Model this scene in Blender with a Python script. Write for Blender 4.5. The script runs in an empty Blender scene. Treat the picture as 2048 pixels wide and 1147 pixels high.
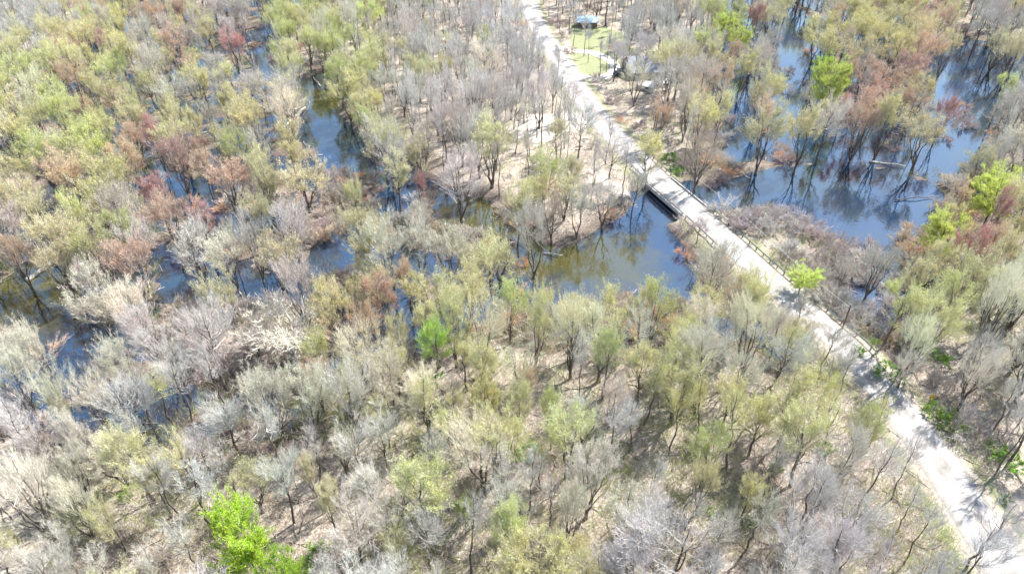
import bpy, math, random
import numpy as np
from mathutils import Vector, Matrix

# ------------------------------------------------------------------ camera, sky, sun, exposure
scene = bpy.context.scene
H = 80.0                       # drone height in metres
PITCH = math.radians(36.7)     # looking this far below the horizon
F = 1365.0                     # focal length in photo pixels (photo 2048 x 1147)
SN, CS = math.sin(PITCH), math.cos(PITCH)
cam_d = bpy.data.cameras.new('camera')
cam = bpy.data.objects.new('camera', cam_d)
scene.collection.objects.link(cam)
cam.location = (0, 0, H)
cam.rotation_euler = (math.radians(90) - PITCH, 0, 0)
cam_d.sensor_width = 36.0
cam_d.lens = 36.0 * F / 2048.0
cam_d.clip_start = 0.5
cam_d.clip_end = 9000
scene.camera = cam

SUN_EL, SUN_AZ = math.radians(50), math.radians(50)   # azimuth from +Y towards +X
world = bpy.data.worlds.new('World')
scene.world = world
world.use_nodes = True
wn = world.node_tree.nodes
wl = world.node_tree.links
bg = wn['Background']
sky = wn.new('ShaderNodeTexSky')
sky.sky_type = 'NISHITA'
sky.sun_disc = False
sky.sun_elevation = SUN_EL
sky.sun_rotation = SUN_AZ
sky.air_density = 1.2
sky.dust_density = 0.4
wl.new(sky.outputs[0], bg.inputs[0])
bg.inputs[1].default_value = 0.105
sd_ = bpy.data.lights.new('sun', 'SUN')
sd_.energy = 5.0
sd_.angle = math.radians(0.5)
sd_.color = (1.0, 0.97, 0.93)
sun = bpy.data.objects.new('sun', sd_)
scene.collection.objects.link(sun)
sun.location = (150, 150, 200)
to_sun = Vector((math.sin(SUN_AZ) * math.cos(SUN_EL), math.cos(SUN_AZ) * math.cos(SUN_EL), math.sin(SUN_EL)))
sun.rotation_euler = to_sun.to_track_quat('Z', 'Y').to_euler()
vs = scene.view_settings
vs.view_transform = 'Standard'
vs.look = 'None'
vs.exposure = 1.36
vs.gamma = 1.0
vs.use_curve_mapping = False
scene.cycles.max_bounces = 5
scene.cycles.diffuse_bounces = 3
scene.cycles.glossy_bounces = 3
scene.cycles.transmission_bounces = 2

C = scene.collection
rnd = random.Random(11)

# ------------------------------------------------------------------ helpers
def at(x, y, z=0.0):
    """photo pixel -> world point at height z"""
    u, v = (x - 1024) / F, (y - 573.5) / F
    d = SN + v * CS
    return ((H - z) * u / d, (H - z) * (CS - v * SN) / d)

def px(X, Y, Z):
    """world point -> photo pixel"""
    dz = H - Z
    depth = Y * CS + dz * SN
    return (1024 + F * X / depth, 573.5 + F * (dz * CS - Y * SN) / depth, depth)

def inpoly(x, y, poly):
    r = False
    j = len(poly) - 1
    for i in range(len(poly)):
        xi, yi = poly[i]; xj, yj = poly[j]
        if (yi > y) != (yj > y) and x < (xj - xi) * (y - yi) / (yj - yi) + xi:
            r = not r
        j = i
    return r

def sdist(P, poly):
    """signed distance of points P (n,2) to polygon, positive inside"""
    poly = np.array(poly, float)
    n = len(poly)
    d = np.full(len(P), 1e9)
    inside = np.zeros(len(P), bool)
    for i in range(n):
        a, b = poly[i - 1], poly[i]
        e = b - a
        w = P - a
        t = np.clip((w @ e) / (e @ e), 0, 1)
        q = w - t[:, None] * e
        d = np.minimum(d, np.hypot(q[:, 0], q[:, 1]))
        c = ((a[1] > P[:, 1]) != (b[1] > P[:, 1]))
        with np.errstate(divide='ignore', invalid='ignore'):
            xx = (b[0] - a[0]) * (P[:, 1] - a[1]) / (b[1] - a[1] + 1e-12) + a[0]
        inside ^= c & (P[:, 0] < xx)
    return np.where(inside, d, -d)

_nr = np.random.RandomState(5)
_lat = _nr.rand(256, 256)
def vnoise(X, Y):
    xi = np.floor(X).astype(int); yi = np.floor(Y).astype(int)
    fx = X - xi; fy = Y - yi
    fx = fx * fx * (3 - 2 * fx); fy = fy * fy * (3 - 2 * fy)
    a = _lat[xi % 256, yi % 256]; b = _lat[(xi + 1) % 256, yi % 256]
    c = _lat[xi % 256, (yi + 1) % 256]; d = _lat[(xi + 1) % 256, (yi + 1) % 256]
    return (a * (1 - fx) + b * fx) * (1 - fy) + (c * (1 - fx) + d * fx) * fy - 0.5
def fbm(X, Y, s, o=3):
    r = 0; amp = 1.0
    for k in range(o):
        r = r + amp * vnoise(X / s + 17.3 * k, Y / s + 9.1 * k)
        s *= 0.5; amp *= 0.5
    return r

def tag(o, label=None, cat=None, group=None, kind=None):
    if label: o['label'] = label
    if cat: o['category'] = cat
    if group: o['group'] = group
    if kind: o['kind'] = kind
    return o

class MB:
    def __init__(s):
        s.v = []; s.f = []; s.m = []
    def quad(s, a, b, c, d, m=0):
        k = len(s.v); s.v += [a, b, c, d]; s.f.append((k, k + 1, k + 2, k + 3)); s.m.append(m)
    def box(s, c, size, rz=0.0, m=0, tilt=0.0):
        cx, cy, cz = c; sx, sy, sz = size[0] / 2, size[1] / 2, size[2] / 2
        ca, sa = math.cos(rz), math.sin(rz)
        k = len(s.v)
        for dz in (-sz, sz):
            for dx, dy in ((-sx, -sy), (sx, -sy), (sx, sy), (-sx, sy)):
                s.v.append((cx + dx * ca - dy * sa, cy + dx * sa + dy * ca, cz + dz))
        for q in ((0, 3, 2, 1), (4, 5, 6, 7), (0, 1, 5, 4), (1, 2, 6, 5), (2, 3, 7, 6), (3, 0, 4, 7)):
            s.f.append(tuple(k + i for i in q)); s.m.append(m)
    def tube(s, pts, rad, n=6, m=0, cap=True):
        k0 = len(s.v)
        N = len(pts)
        for i, p in enumerate(pts):
            p = Vector(p)
            d = Vector(pts[min(i + 1, N - 1)]) - Vector(pts[max(i - 1, 0)])
            d.normalize()
            a = Vector((0, 0, 1)) if abs(d.z) < 0.9 else Vector((1, 0, 0))
            u = d.cross(a).normalized(); w = d.cross(u)
            for j in range(n):
                t = 2 * math.pi * j / n
                q = p + (u * math.cos(t) + w * math.sin(t)) * rad[i]
                s.v.append((q.x, q.y, q.z))
        for i in range(N - 1):
            for j in range(n):
                a = k0 + i * n + j; b = k0 + i * n + (j + 1) % n
                s.f.append((a, b, b + n, a + n)); s.m.append(m)
        if cap:
            s.f.append(tuple(k0 + j for j in range(n - 1, -1, -1))); s.m.append(m)
            s.f.append(tuple(k0 + (N - 1) * n + j for j in range(n))); s.m.append(m)
    def mesh(s, name, mats, smooth=False):
        me = bpy.data.meshes.new(name)
        me.from_pydata(s.v, [], s.f)
        for m in mats: me.materials.append(m)
        if any(s.m): me.polygons.foreach_set('material_index', s.m)
        if smooth: me.polygons.foreach_set('use_smooth', [True] * len(me.polygons))
        me.update()
        return me
    def obj(s, name, mats, parent=None, smooth=False):
        o = bpy.data.objects.new(name, s.mesh(name, mats if isinstance(mats, list) else [mats], smooth))
        C.objects.link(o)
        if parent: o.parent = parent
        return o

def empty(name, loc=(0, 0, 0), rz=0.0):
    o = bpy.data.objects.new(name, None)
    C.objects.link(o)
    o.location = loc; o.rotation_euler = (0, 0, rz)
    o.empty_display_size = 0.5
    return o

# ------------------------------------------------------------------ materials
def newmat(name, rough=0.9, spec=0.2):
    m = bpy.data.materials.new(name)
    m.use_nodes = True
    nt = m.node_tree
    b = nt.nodes['Principled BSDF']
    b.inputs['Roughness'].default_value = rough
    b.inputs['Specular IOR Level'].default_value = spec
    return m, nt, b

def ramp(nt, fac, stops):
    r = nt.nodes.new('ShaderNodeValToRGB')
    e = r.color_ramp.elements
    while len(e) < len(stops): e.new(0.5)
    for i, (p, c) in enumerate(stops):
        e[i].position = p; e[i].color = (*c, 1)
    nt.links.new(fac, r.inputs[0])
    return r.outputs[0]

def noise(nt, vec, scale, detail=4, rough=0.6, dist=0.0):
    n = nt.nodes.new('ShaderNodeTexNoise')
    n.inputs['Scale'].default_value = scale
    n.inputs['Detail'].default_value = detail
    n.inputs['Roughness'].default_value = rough
    n.inputs['Distortion'].default_value = dist
    if vec is not None: nt.links.new(vec, n.inputs['Vector'])
    return n.outputs[0]

def mixc(nt, fac, a, b, mode='MIX'):
    n = nt.nodes.new('ShaderNodeMix')
    n.data_type = 'RGBA'; n.blend_type = mode
    if isinstance(fac, float): n.inputs[0].default_value = fac
    else: nt.links.new(fac, n.inputs[0])
    for k, s in ((6, a), (7, b)):
        if isinstance(s, tuple): n.inputs[k].default_value = (*s, 1)
        else: nt.links.new(s, n.inputs[k])
    return n.outputs[2]

def mth(nt, op, a, b=0.0, clamp=False):
    n = nt.nodes.new('ShaderNodeMath'); n.operation = op; n.use_clamp = clamp
    for k, s in ((0, a), (1, b)):
        if isinstance(s, (float, int)): n.inputs[k].default_value = s
        else: nt.links.new(s, n.inputs[k])
    return n.outputs[0]

def bump(nt, b, h, strength=0.5, dist=0.1):
    n = nt.nodes.new('ShaderNodeBump')
    n.inputs['Strength'].default_value = strength
    n.inputs['Distance'].default_value = dist
    nt.links.new(h, n.inputs['Height'])
    nt.links.new(n.outputs[0], b.inputs['Normal'])

def simple(name, c1, c2, scale=3.0, rough=0.85, spec=0.2, metal=0.0, bmp=0.0):
    m, nt, b = newmat(name, rough, spec)
    tc = nt.nodes.new('ShaderNodeTexCoord').outputs['Object']
    n = noise(nt, tc, scale)
    nt.links.new(ramp(nt, n, [(0.35, c1), (0.65, c2)]), b.inputs['Base Color'])
    b.inputs['Metallic'].default_value = metal
    if bmp: bump(nt, b, n, bmp, 0.05)
    return m

def foliage(name, src, twig_mix, translucent, bare_mix=0.0):
    """crown material; the colour is the tree's own (object colour or mesh tint)"""
    m, nt, b = newmat(name, 0.75, 0.25)
    if src == 'object':
        oc = nt.nodes.new('ShaderNodeObjectInfo').outputs['Color']
    else:
        a = nt.nodes.new('ShaderNodeAttribute'); a.attribute_name = 'tint'; oc = a.outputs['Color']
    tc = nt.nodes.new('ShaderNodeTexCoord').outputs['Object']
    n1 = noise(nt, tc, 0.35, 2)
    n2 = noise(nt, tc, 3.0, 2)
    hs = nt.nodes.new('ShaderNodeHueSaturation')
    nt.links.new(oc, hs.inputs['Color'])
    nt.links.new(mth(nt, 'ADD', mth(nt, 'MULTIPLY', n1, 0.06), 0.464), hs.inputs['Hue'])
    hs.inputs['Saturation'].default_value = 1.08
    nt.links.new(mth(nt, 'ADD', mth(nt, 'MULTIPLY', n2, 1.3), 0.35), hs.inputs['Value'])
    if bare_mix: col = mixc(nt, mth(nt, 'MULTIPLY', mth(nt, 'SUBTRACT', noise(nt, tc, 0.55, 3), 0.42), 4.0, True), hs.outputs[0], mixc(nt, bare_mix, hs.outputs[0], (0.57, 0.55, 0.485)))
    else: col = hs.outputs[0]
    if twig_mix: col = mixc(nt, twig_mix, col, (0.38, 0.355, 0.335))
    nt.links.new(col, b.inputs['Base Color'])
    if translucent:
        t = nt.nodes.new('ShaderNodeBsdfTranslucent'); nt.links.new(col, t.inputs[0])
        mx = nt.nodes.new('ShaderNodeMixShader'); mx.inputs[0].default_value = translucent
        nt.links.new(b.outputs[0], mx.inputs[1]); nt.links.new(t.outputs[0], mx.inputs[2])
        nt.links.new(mx.outputs[0], nt.nodes['Material Output'].inputs[0])
    return m

M_TWIG = foliage('twigs', 'object', 0.45, 0, 0.5)
M_BARE = foliage('bare_twigs', 'object', 0.0, 0, 0.4)
M_BUD = foliage('buds', 'object', 0.0, 0.3, 0.55)
M_LEAF = foliage('young_leaves', 'object', 0.0, 0.35)
M_TINT = foliage('distant_twigs', 'mesh', 0.0, 0.15)
M_BARK = simple('bark', (0.075, 0.064, 0.055), (0.19, 0.168, 0.15), 2.5, 0.95, 0.1, bmp=0.5)
M_PALEBARK = simple('weathered_wood', (0.38, 0.35, 0.31), (0.72, 0.68, 0.62), 2.0, 0.9, 0.1)

# ------------------------------------------------------------------ layout of land and water (photo pixels at ground level)
def gp(poly, z=0.0): return [at(x, y, z) for x, y in poly]
def far(poly):  # keep every point below the horizon
    return [(x, max(y, -250)) for x, y in poly]
LAND = [
 [(-500, 880), (0, 850), (150, 880), (330, 905), (480, 885), (660, 850), (720, 790), (800, 740), (860, 690), (930, 655), (1020, 655), (1100, 670), (1250, 680), (1380, 668), (1450, 690), (1560, 720), (1640, 735), (1700, 740), (1760, 700), (1775, 660), (1850, 600), (2250, 560), (2700, 1500), (1000, 2400), (-1200, 1500)],
 [(320, 680), (420, 630), (540, 625), (640, 650), (700, 690), (640, 740), (450, 770), (330, 740)],
 [(1315, 388), (1290, 408), (1240, 440), (1180, 485), (1120, 500), (1065, 480), (1040, 445), (950, 400), (870, 370), (830, 325), (770, 300), (740, 240), (700, 190), (690, 130), (620, 150), (570, 130), (560, 60), (640, 20), (640, -250), (1450, -250), (1430, 0), (1440, 60), (1400, 150), (1440, 250), (1400, 320), (1390, 350), (1372, 372)],
 [(1368, 452), (1400, 428), (1450, 418), (1550, 412), (1640, 450), (1700, 485), (1720, 540), (1690, 590), (1680, 620), (1740, 690), (1740, 760), (1600, 720), (1530, 620), (1420, 600), (1385, 545), (1362, 480)],
 [(1960, 210), (2300, 150), (2600, 800), (1850, 640), (1880, 560), (1850, 500), (1890, 440), (1960, 420), (1935, 370), (1970, 280)],
 [(1385, 372), (1380, 335), (1440, 320), (1480, 322), (1560, 326), (1620, 330), (1560, 336), (1530, 340), (1450, 372)],
 [(-900, -250), (380, -250), (220, 0), (120, 120), (20, 260), (-150, 420), (-900, 400)],
 [(1750, -250), (2800, -250), (2800, 100), (1950, 80), (1880, 55), (1800, 20)],
 [(300, -250), (570, -250), (500, -20), (420, 20), (250, 0)],
]
OPEN = [   # open water, in photo pixels
 [(1300, 398), (1345, 430), (1360, 460), (1355, 500), (1370, 560), (1395, 600), (1330, 590), (1260, 570), (1180, 592), (1090, 545), (1055, 500), (1040, 475), (900, 430), (865, 400), (880, 380), (960, 400), (1040, 460), (1065, 490), (1120, 505), (1180, 492), (1245, 440), (1280, 408)],
 [(600, 160), (650, 160), (672, 190), (668, 225), (700, 260), (740, 330), (700, 342), (650, 310), (600, 275), (615, 230), (606, 190)],
 [(-200, 560), (60, 575), (100, 590), (150, 650), (235, 672), (200, 712), (130, 722), (120, 670), (-200, 625)],
 [(1400, 405), (1420, 380), (1450, 372), (1530, 343), (1600, 337), (1690, 337), (1790, 345), (1870, 385), (1850, 450), (1770, 475), (1700, 480), (1600, 432), (1540, 408), (1440, 412), (1410, 420)],
 [(1878, 98), (1935, 105), (1930, 180), (1890, 195), (1855, 150)],
 [(1905, 262), (1962, 262), (1962, 320), (1890, 345), (1880, 312)],
 [(1588, 118), (1618, 118), (1605, 205), (1566, 210)],
 [(740, 390), (792, 400), (790, 420), (745, 422)],
 [(520, 60), (545, 62), (540, 140), (510, 142)],
 [(395, 405), (435, 405), (435, 435), (395, 435)],
 [(330, 520), (385, 530), (400, 590), (330, 600)],
 [(640, 495), (690, 480), (690, 530), (620, 550)],
 [(1555, 30), (1618, 40), (1610, 110), (1575, 110)],
 [(330, 345), (370, 345), (365, 395), (340, 395)],
 [(1468, 205), (1500, 205), (1496, 320), (1462, 322)],
 [(1940, 130), (1990, 165), (2000, 235), (1962, 255), (1932, 200)],
 [(1745, 235), (1770, 235), (1765, 320), (1738, 322)],
]
LAND_W = [gp(far(p)) for p in LAND]
OPEN_W = [gp(p) for p in OPEN]
ROADPX = [(1040, -60), (1058, 10), (1077, 58), (1107, 100), (1138, 150), (1169, 200), (1208, 250), (1259, 300), (1308, 350), (1365, 400), (1422, 450), (1476, 500), (1530, 550), (1587, 600), (1643, 650), (1700, 700), (1742, 750), (1783, 800), (1824, 850), (1862, 900), (1896, 950), (1928, 1000), (1960, 1050), (1990, 1100), (2025, 1160), (2075, 1260), (2130, 1420)]
ROADZ = 1.5
ROAD = [at(x, y, ROADZ) for x, y in ROADPX]
# smooth the centre line
def smooth(pts, it=2):
    for _ in range(it):
        q = [pts[0]]
        for a, b in zip(pts[:-1], pts[1:]):
            q += [(a[0] * .75 + b[0] * .25, a[1] * .75 + b[1] * .25), (a[0] * .25 + b[0] * .75, a[1] * .25 + b[1] * .75)]
        q.append(pts[-1]); pts = q
    return pts
ROAD = smooth(ROAD, 2)
d0 = (ROAD[0][0] - ROAD[8][0], ROAD[0][1] - ROAD[8][1])
dl = math.hypot(*d0)
ROAD = [(ROAD[0][0] + d0[0] / dl * 250, ROAD[0][1] + d0[1] / dl * 250)] + ROAD
def polydist(P, line):
    d = np.full(len(P), 1e9)
    for a, b in zip(line[:-1], line[1:]):
        a = np.array(a); b = np.array(b); e = b - a; w = P - a
        t = np.clip((w @ e) / (e @ e), 0, 1)
        q = w - t[:, None] * e
        d = np.minimum(d, np.hypot(q[:, 0], q[:, 1]))
    return d
BR_A, BR_B = at(1318, 362, ROADZ), at(1392, 424, ROADZ)     # bridge ends on the centre line

def bridge_t(P):
    a = np.array(BR_A); b = np.array(BR_B); e = b - a
    return ((P - a) @ e) / (e @ e)

def terrain(P):
    """height, and cover masks"""
    X, Y = P[:, 0], P[:, 1]
    land = np.full(len(P), -1e9)
    wob = fbm(X, Y, 9.0) * 4.0
    for p in LAND_W: land = np.maximum(land, sdist(P, p))
    land = land + wob
    opn = np.full(len(P), -1e9)
    for p in OPEN_W: opn = np.maximum(opn, sdist(P, p))
    h = np.clip(land * 0.13, -0.9, 1.1) + 0.35 * fbm(X, Y, 6.0)
    # hummocks of the flooded wood
    hum = fbm(X + 300, Y, 7.0, 3) * 1.4 - 0.2
    lane = 1.2 * np.clip((X - 62) / 15, 0, 1) * np.clip((Y - 150) / 15, 0, 1) * np.clip((300 - Y) / 20, 0, 1)
    h = np.where(land < 2, np.maximum(h, hum - 0.45 * lane), h)
    h = np.where(opn > -1.5, np.minimum(h, -0.15 - np.clip(opn + 1.5, 0, 8) * 0.15), h)
    # far outside the picture: dry rolling land
    rd = polydist(P, ROAD)
    t = bridge_t(P)
    over = (t > 0.0) & (t < 1.0)
    emb = ROADZ - 0.02 - np.clip(rd - 4.2, 0, 99) * 0.38
    emb = np.where(rd < 9, emb, -9)
    h = np.where(over, np.where(rd < 9, np.minimum(h, -0.6), h), np.maximum(h, emb))
    return h, land, opn, rd

def ground_z(x, y):
    h, l, o, r = terrain(np.array([[x, y]]))
    return float(h[0])

# lawn, clearing and grass masks (photo pixels)
LAWN = gp([(1140, 55), (1165, 50), (1215, 62), (1255, 78), (1262, 105), (1225, 100), (1240, 125), (1250, 150), (1205, 170), (1165, 150), (1150, 120), (1140, 85)])
SAND = gp([(1010, 262), (1060, 238), (1120, 232), (1180, 236), (1205, 262), (1160, 262), (1110, 280), (1075, 300), (1040, 292)])
TRACK = [at(x, y) for x, y in [(1190, 345), (1215, 372), (1245, 395), (1275, 408), (1300, 400)]]
PATCHES = [gp([(1500, 960), (1600, 880), (1700, 900), (1620, 1010), (1500, 1050)]), gp([(0, 1000), (300, 960), (400, 1060), (300, 1147), (0, 1147)]), gp([(1890, 660), (2048, 640), (2048, 860), (1880, 860)]), gp([(900, 870), (1100, 860), (1120, 900), (900, 910)])]

def build_ground():
    xs = np.concatenate([-np.geomspace(3500, 270, 12), np.arange(-256, 257, 1.5), np.geomspace(270, 3500, 12)])
    ys = np.concatenate([-np.geomspace(1500, 30, 8), np.arange(0, 28, 4), np.arange(28, 345, 1.25), np.geomspace(355, 6000, 14)])
    gx, gy = np.meshgrid(xs, ys)
    P = np.stack([gx.ravel(), gy.ravel()], 1)
    h, land, opn, rd = terrain(P)
    fine = (np.abs(P[:, 0]) < 265) & (P[:, 1] > 20) & (P[:, 1] < 350)
    h = np.where(fine, h, np.where(rd < 9, h, 0.6))
    me = bpy.data.meshes.new('ground')
    nx, ny = len(xs), len(ys)
    V = np.column_stack([P, h])
    idx = np.arange(nx * ny).reshape(ny, nx)
    q = np.stack([idx[:-1, :-1], idx[:-1, 1:], idx[1:, 1:], idx[1:, :-1]], -1).reshape(-1, 4)
    me.vertices.add(len(V)); me.vertices.foreach_set('co', V.ravel())
    me.loops.add(q.size); me.loops.foreach_set('vertex_index', q.ravel())
    me.polygons.add(len(q)); me.polygons.foreach_set('loop_start', np.arange(0, q.size, 4)); me.polygons.foreach_set('loop_total', np.full(len(q), 4))
    me.update(calc_edges=True)
    me.polygons.foreach_set('use_smooth', np.ones(len(q), bool))
    # R: grass, G: bare sand, B: wet mud
    def sm(x): return np.clip(x, 0, 1)
    grass = sm(sdist(P, LAWN) * 0.5 + 0.6)
    verge = sm(1 - np.abs(rd - 5.0) / 2.6) * 0.75
    grass = np.maximum(grass, verge)
    grass = np.maximum(grass, sm(fbm(P[:, 0], P[:, 1] + 90, 16) * 2.2 - 0.25) * 0.5)
    sand = sm(sdist(P, SAND) * 0.4 + 0.5)
    sand = np.maximum(sand, sm(1.6 - polydist(P, TRACK) * 0.6))
    for p in PATCHES: sand = np.maximum(sand, sm(sdist(P, p) * 0.15) * 0.45)
    mud = sm(1.3 - (h - 0.0) * 1.25)
    col = np.column_stack([grass, sand, mud, np.ones(len(P))]).astype(np.float32)
    a = me.color_attributes.new('cover', 'FLOAT_COLOR', 'POINT')
    a.data.foreach_set('color', col.ravel())
    m, nt, b = newmat('forest_floor', 0.95, 0.1)
    tc = nt.nodes.new('ShaderNodeTexCoord').outputs['Object']
    n1 = noise(nt, tc, 0.25, 5, 0.7)
    n2 = noise(nt, tc, 2.2, 6, 0.75, 0.6)
    litter = ramp(nt, n2, [(0.28, (0.14, 0.105, 0.08)), (0.43, (0.33, 0.29, 0.245)), (0.58, (0.54, 0.49, 0.43)), (0.72, (0.72, 0.67, 0.61))])
    pale = ramp(nt, n1, [(0.35, (0.72, 0.67, 0.62)), (0.65, (1.0, 0.97, 0.92))])
    litter = mixc(nt, 1.0, litter, pale, 'MULTIPLY')
    gr = ramp(nt, noise(nt, tc, 3.5, 4, 0.7), [(0.3, (0.15, 0.17, 0.08)), (0.7, (0.36, 0.36, 0.21))])
    sp = nt.nodes.new('ShaderNodeSeparateColor')
    at_ = nt.nodes.new('ShaderNodeAttribute'); at_.attribute_name = 'cover'
    nt.links.new(at_.outputs['Color'], sp.inputs[0])
    brk = noise(nt, tc, 1.1, 4, 0.7)
    def edge(s):
        return mth(nt, 'MULTIPLY', mth(nt, 'SUBTRACT', mth(nt, 'ADD', s, mth(nt, 'MULTIPLY', brk, 0.8)), 0.75), 3.0, True)
    c = mixc(nt, edge(sp.outputs[0]), litter, gr)
    sandc = ramp(nt, noise(nt, tc, 1.6, 5), [(0.3, (0.36, 0.315, 0.27)), (0.7, (0.56, 0.51, 0.455))])
    c = mixc(nt, edge(sp.outputs[1]), c, sandc)
    mudc = ramp(nt, noise(nt, tc, 2.6, 5), [(0.3, (0.03, 0.024, 0.02)), (0.6, (0.15, 0.115, 0.095)), (0.8, (0.34, 0.28, 0.24))])
    c = mixc(nt, mth(nt, 'MULTIPLY', sp.outputs[2], 0.85, True), c, mudc)
    nt.links.new(c, b.inputs['Base Color'])
    bump(nt, b, n2, 0.7, 0.25)
    me.materials.append(m)
    o = bpy.data.objects.new('ground', me); C.objects.link(o)
    tag(o, kind='structure')

    # water, one sheet at level zero
    w = MB(); w.quad((-900, -200, 0), (900, -200, 0), (900, 1500, 0), (-900, 1500, 0))
    m, nt, b = newmat('river_water', 0.04, 0.5)
    tc = nt.nodes.new('ShaderNodeTexCoord').outputs['Object']
    b.inputs['IOR'].default_value = 1.9
    b.inputs['Specular IOR Level'].default_value = 1.0
    wc = ramp(nt, noise(nt, tc, 0.05, 3), [(0.42, (0.006, 0.024, 0.060)), (0.62, (0.016, 0.030, 0.040)), (0.75, (0.035, 0.034, 0.012))])  # bluish base: some of the reflected sky's blue is put into the colour
    for (qx_, qy_, rad_) in ((960, 430, 17), (1060, 490, 15), (1200, 520, 13), (640, 200, 12), (60, 590, 16)):
        vm = nt.nodes.new('ShaderNodeVectorMath'); vm.operation = 'DISTANCE'
        nt.links.new(tc, vm.inputs[0]); vm.inputs[1].default_value = (*at(qx_, qy_), 0)
        f_ = mth(nt, 'SUBTRACT', 1.15, mth(nt, 'DIVIDE', vm.outputs['Value'], float(rad_)))
        f_ = mth(nt, 'MULTIPLY', mth(nt, 'ADD', f_, mth(nt, 'MULTIPLY', mth(nt, 'SUBTRACT', noise(nt, tc, 0.25, 4), 0.5), 1.6)), 1.6, True)
        wc = mixc(nt, f_, wc, (0.055, 0.05, 0.012))
    deb = noise(nt, tc, 1.7, 6, 0.75, 0.8)
    specks = ramp(nt, deb, [(0.62, (0, 0, 0)), (0.72, (0.6, 0.6, 0.6))])
    patch = noise(nt, tc, 0.08, 3)
    fac = mth(nt, 'MULTIPLY', specks, mth(nt, 'MULTIPLY', mth(nt, 'SUBTRACT', patch, 0.5), 6.0, True), True)
    nt.links.new(mixc(nt, fac, wc, (0.30, 0.27, 0.24)), b.inputs['Base Color'])
    nt.links.new(mth(nt, 'ADD', mth(nt, 'MULTIPLY', fac, 0.5), 0.03), b.inputs['Roughness'])
    hh = noise(nt, tc, 0.9, 3, 0.5, 0.4)
    bump(nt, b, hh, 0.12, 0.12)
    ob = w.obj('river_water', m); tag(ob, kind='structure')

build_ground()

# ------------------------------------------------------------------ road, driveway
def normals(line):
    out = []
    for i in range(len(line)):
        a = line[max(i - 1, 0)]; b = line[min(i + 1, len(line) - 1)]
        dx, dy = b[0] - a[0], b[1] - a[1]; l = math.hypot(dx, dy)
        out.append((-dy / l, dx / l))
    return out
def strip(name, line, width, z, m, kerb=0.0, zf=None):
    mb = MB(); nn = normals(line)
    k = 9
    for i, (p, n) in enumerate(zip(line, nn)):
        zz = zf(p) if zf else z
        w = width(p, i) if callable(width) else width
        for j in range(k):
            t = j / (k - 1) * 2 - 1
            crown = 0.06 * (1 - t * t) - (0.12 if abs(t) == 1 else 0)
            mb.v.append((p[0] + n[0] * w / 2 * t, p[1] + n[1] * w / 2 * t, zz + crown))
    for i in range(len(line) - 1):
        for j in range(k - 1):
            a = i * k + j
            mb.f.append((a, a + k, a + k + 1, a + 1)); mb.m.append(0)
    o = mb.obj(name, m, smooth=True)
    a = o.data.attributes.new('across', 'FLOAT', 'POINT')
    a.data.foreach_set('value', np.tile(np.abs(np.linspace(-1, 1, k)), len(line)).astype(np.float32))
    return o
def resample(line, step):
    out = [line[0]]
    for a, b in zip(line[:-1], line[1:]):
        l = math.hypot(b[0] - a[0], b[1] - a[1]); n = max(1, int(l / step))
        for i in range(1, n + 1):
            out.append((a[0] + (b[0] - a[0]) * i / n, a[1] + (b[1] - a[1]) * i / n))
    return out
m, nt, b = newmat('gravel', 0.95, 0.1)
tc = nt.nodes.new('ShaderNodeTexCoord').outputs['Object']
g1 = noise(nt, tc, 0.35, 5, 0.65); g2 = noise(nt, tc, 9.0, 4, 0.8)
gc = ramp(nt, g1, [(0.3, (0.30, 0.285, 0.27)), (0.5, (0.45, 0.43, 0.41)), (0.7, (0.60, 0.58, 0.56))])
sx_ = nt.nodes.new('ShaderNodeAttribute'); sx_.attribute_name = 'across'
trk = ramp(nt, mth(nt, 'ADD', sx_.outputs['Fac'], mth(nt, 'MULTIPLY', mth(nt, 'SUBTRACT', g1, 0.5), 0.35)), [(0.05, (0.80, 0.78, 0.74)), (0.22, (0.72, 0.70, 0.68)), (0.42, (1, 1, 1)), (0.62, (1, 1, 1)), (0.74, (0.82, 0.80, 0.76)), (0.93, (0.66, 0.60, 0.50))])
gc = mixc(nt, 0.75, gc, trk, 'MULTIPLY')
gc = mixc(nt, 0.45, gc, ramp(nt, g2, [(0.3, (0.35, 0.33, 0.31)), (0.7, (0.95, 0.93, 0.9))]), 'MULTIPLY')
nt.links.new(gc, b.inputs['Base Color']); bump(nt, b, g2, 0.4, 0.04)
M_GRAVEL = m
rr = random.Random(3)
RROAD = resample(ROAD, 1.0)
wob = [rr.uniform(-.5, .3) for _ in RROAD]
road = strip('gravel_road', RROAD, lambda p, i: 6.8 + wob[i] * .5 * (0 if -0.05 < bridge_t(np.array([p]))[0] < 1.05 else 1) + 1.6 * min(max((-0.1 - bridge_t(np.array([p]))[0]) / 2.0, 0), 1), ROADZ + 0.06, M_GRAVEL)
tag(road, kind='structure')
DRIVE = smooth([at(x, y, 0.6) for x, y in [(1120, 100), (1145, 104), (1175, 106), (1205, 114), (1225, 126), (1232, 140), (1222, 153), (1195, 160), (1172, 158), (1150, 158)]], 2)
M_DRIVE = simple('driveway_gravel', (0.42, 0.39, 0.35), (0.56, 0.53, 0.485), 1.5)
def dz(p): return max(ground_z(p[0], p[1]) + 0.12, 0.3)
drv = strip('driveway', resample(DRIVE, 1.5), 4.2, 0, M_DRIVE, zf=dz)
tag(drv, kind='structure')

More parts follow.
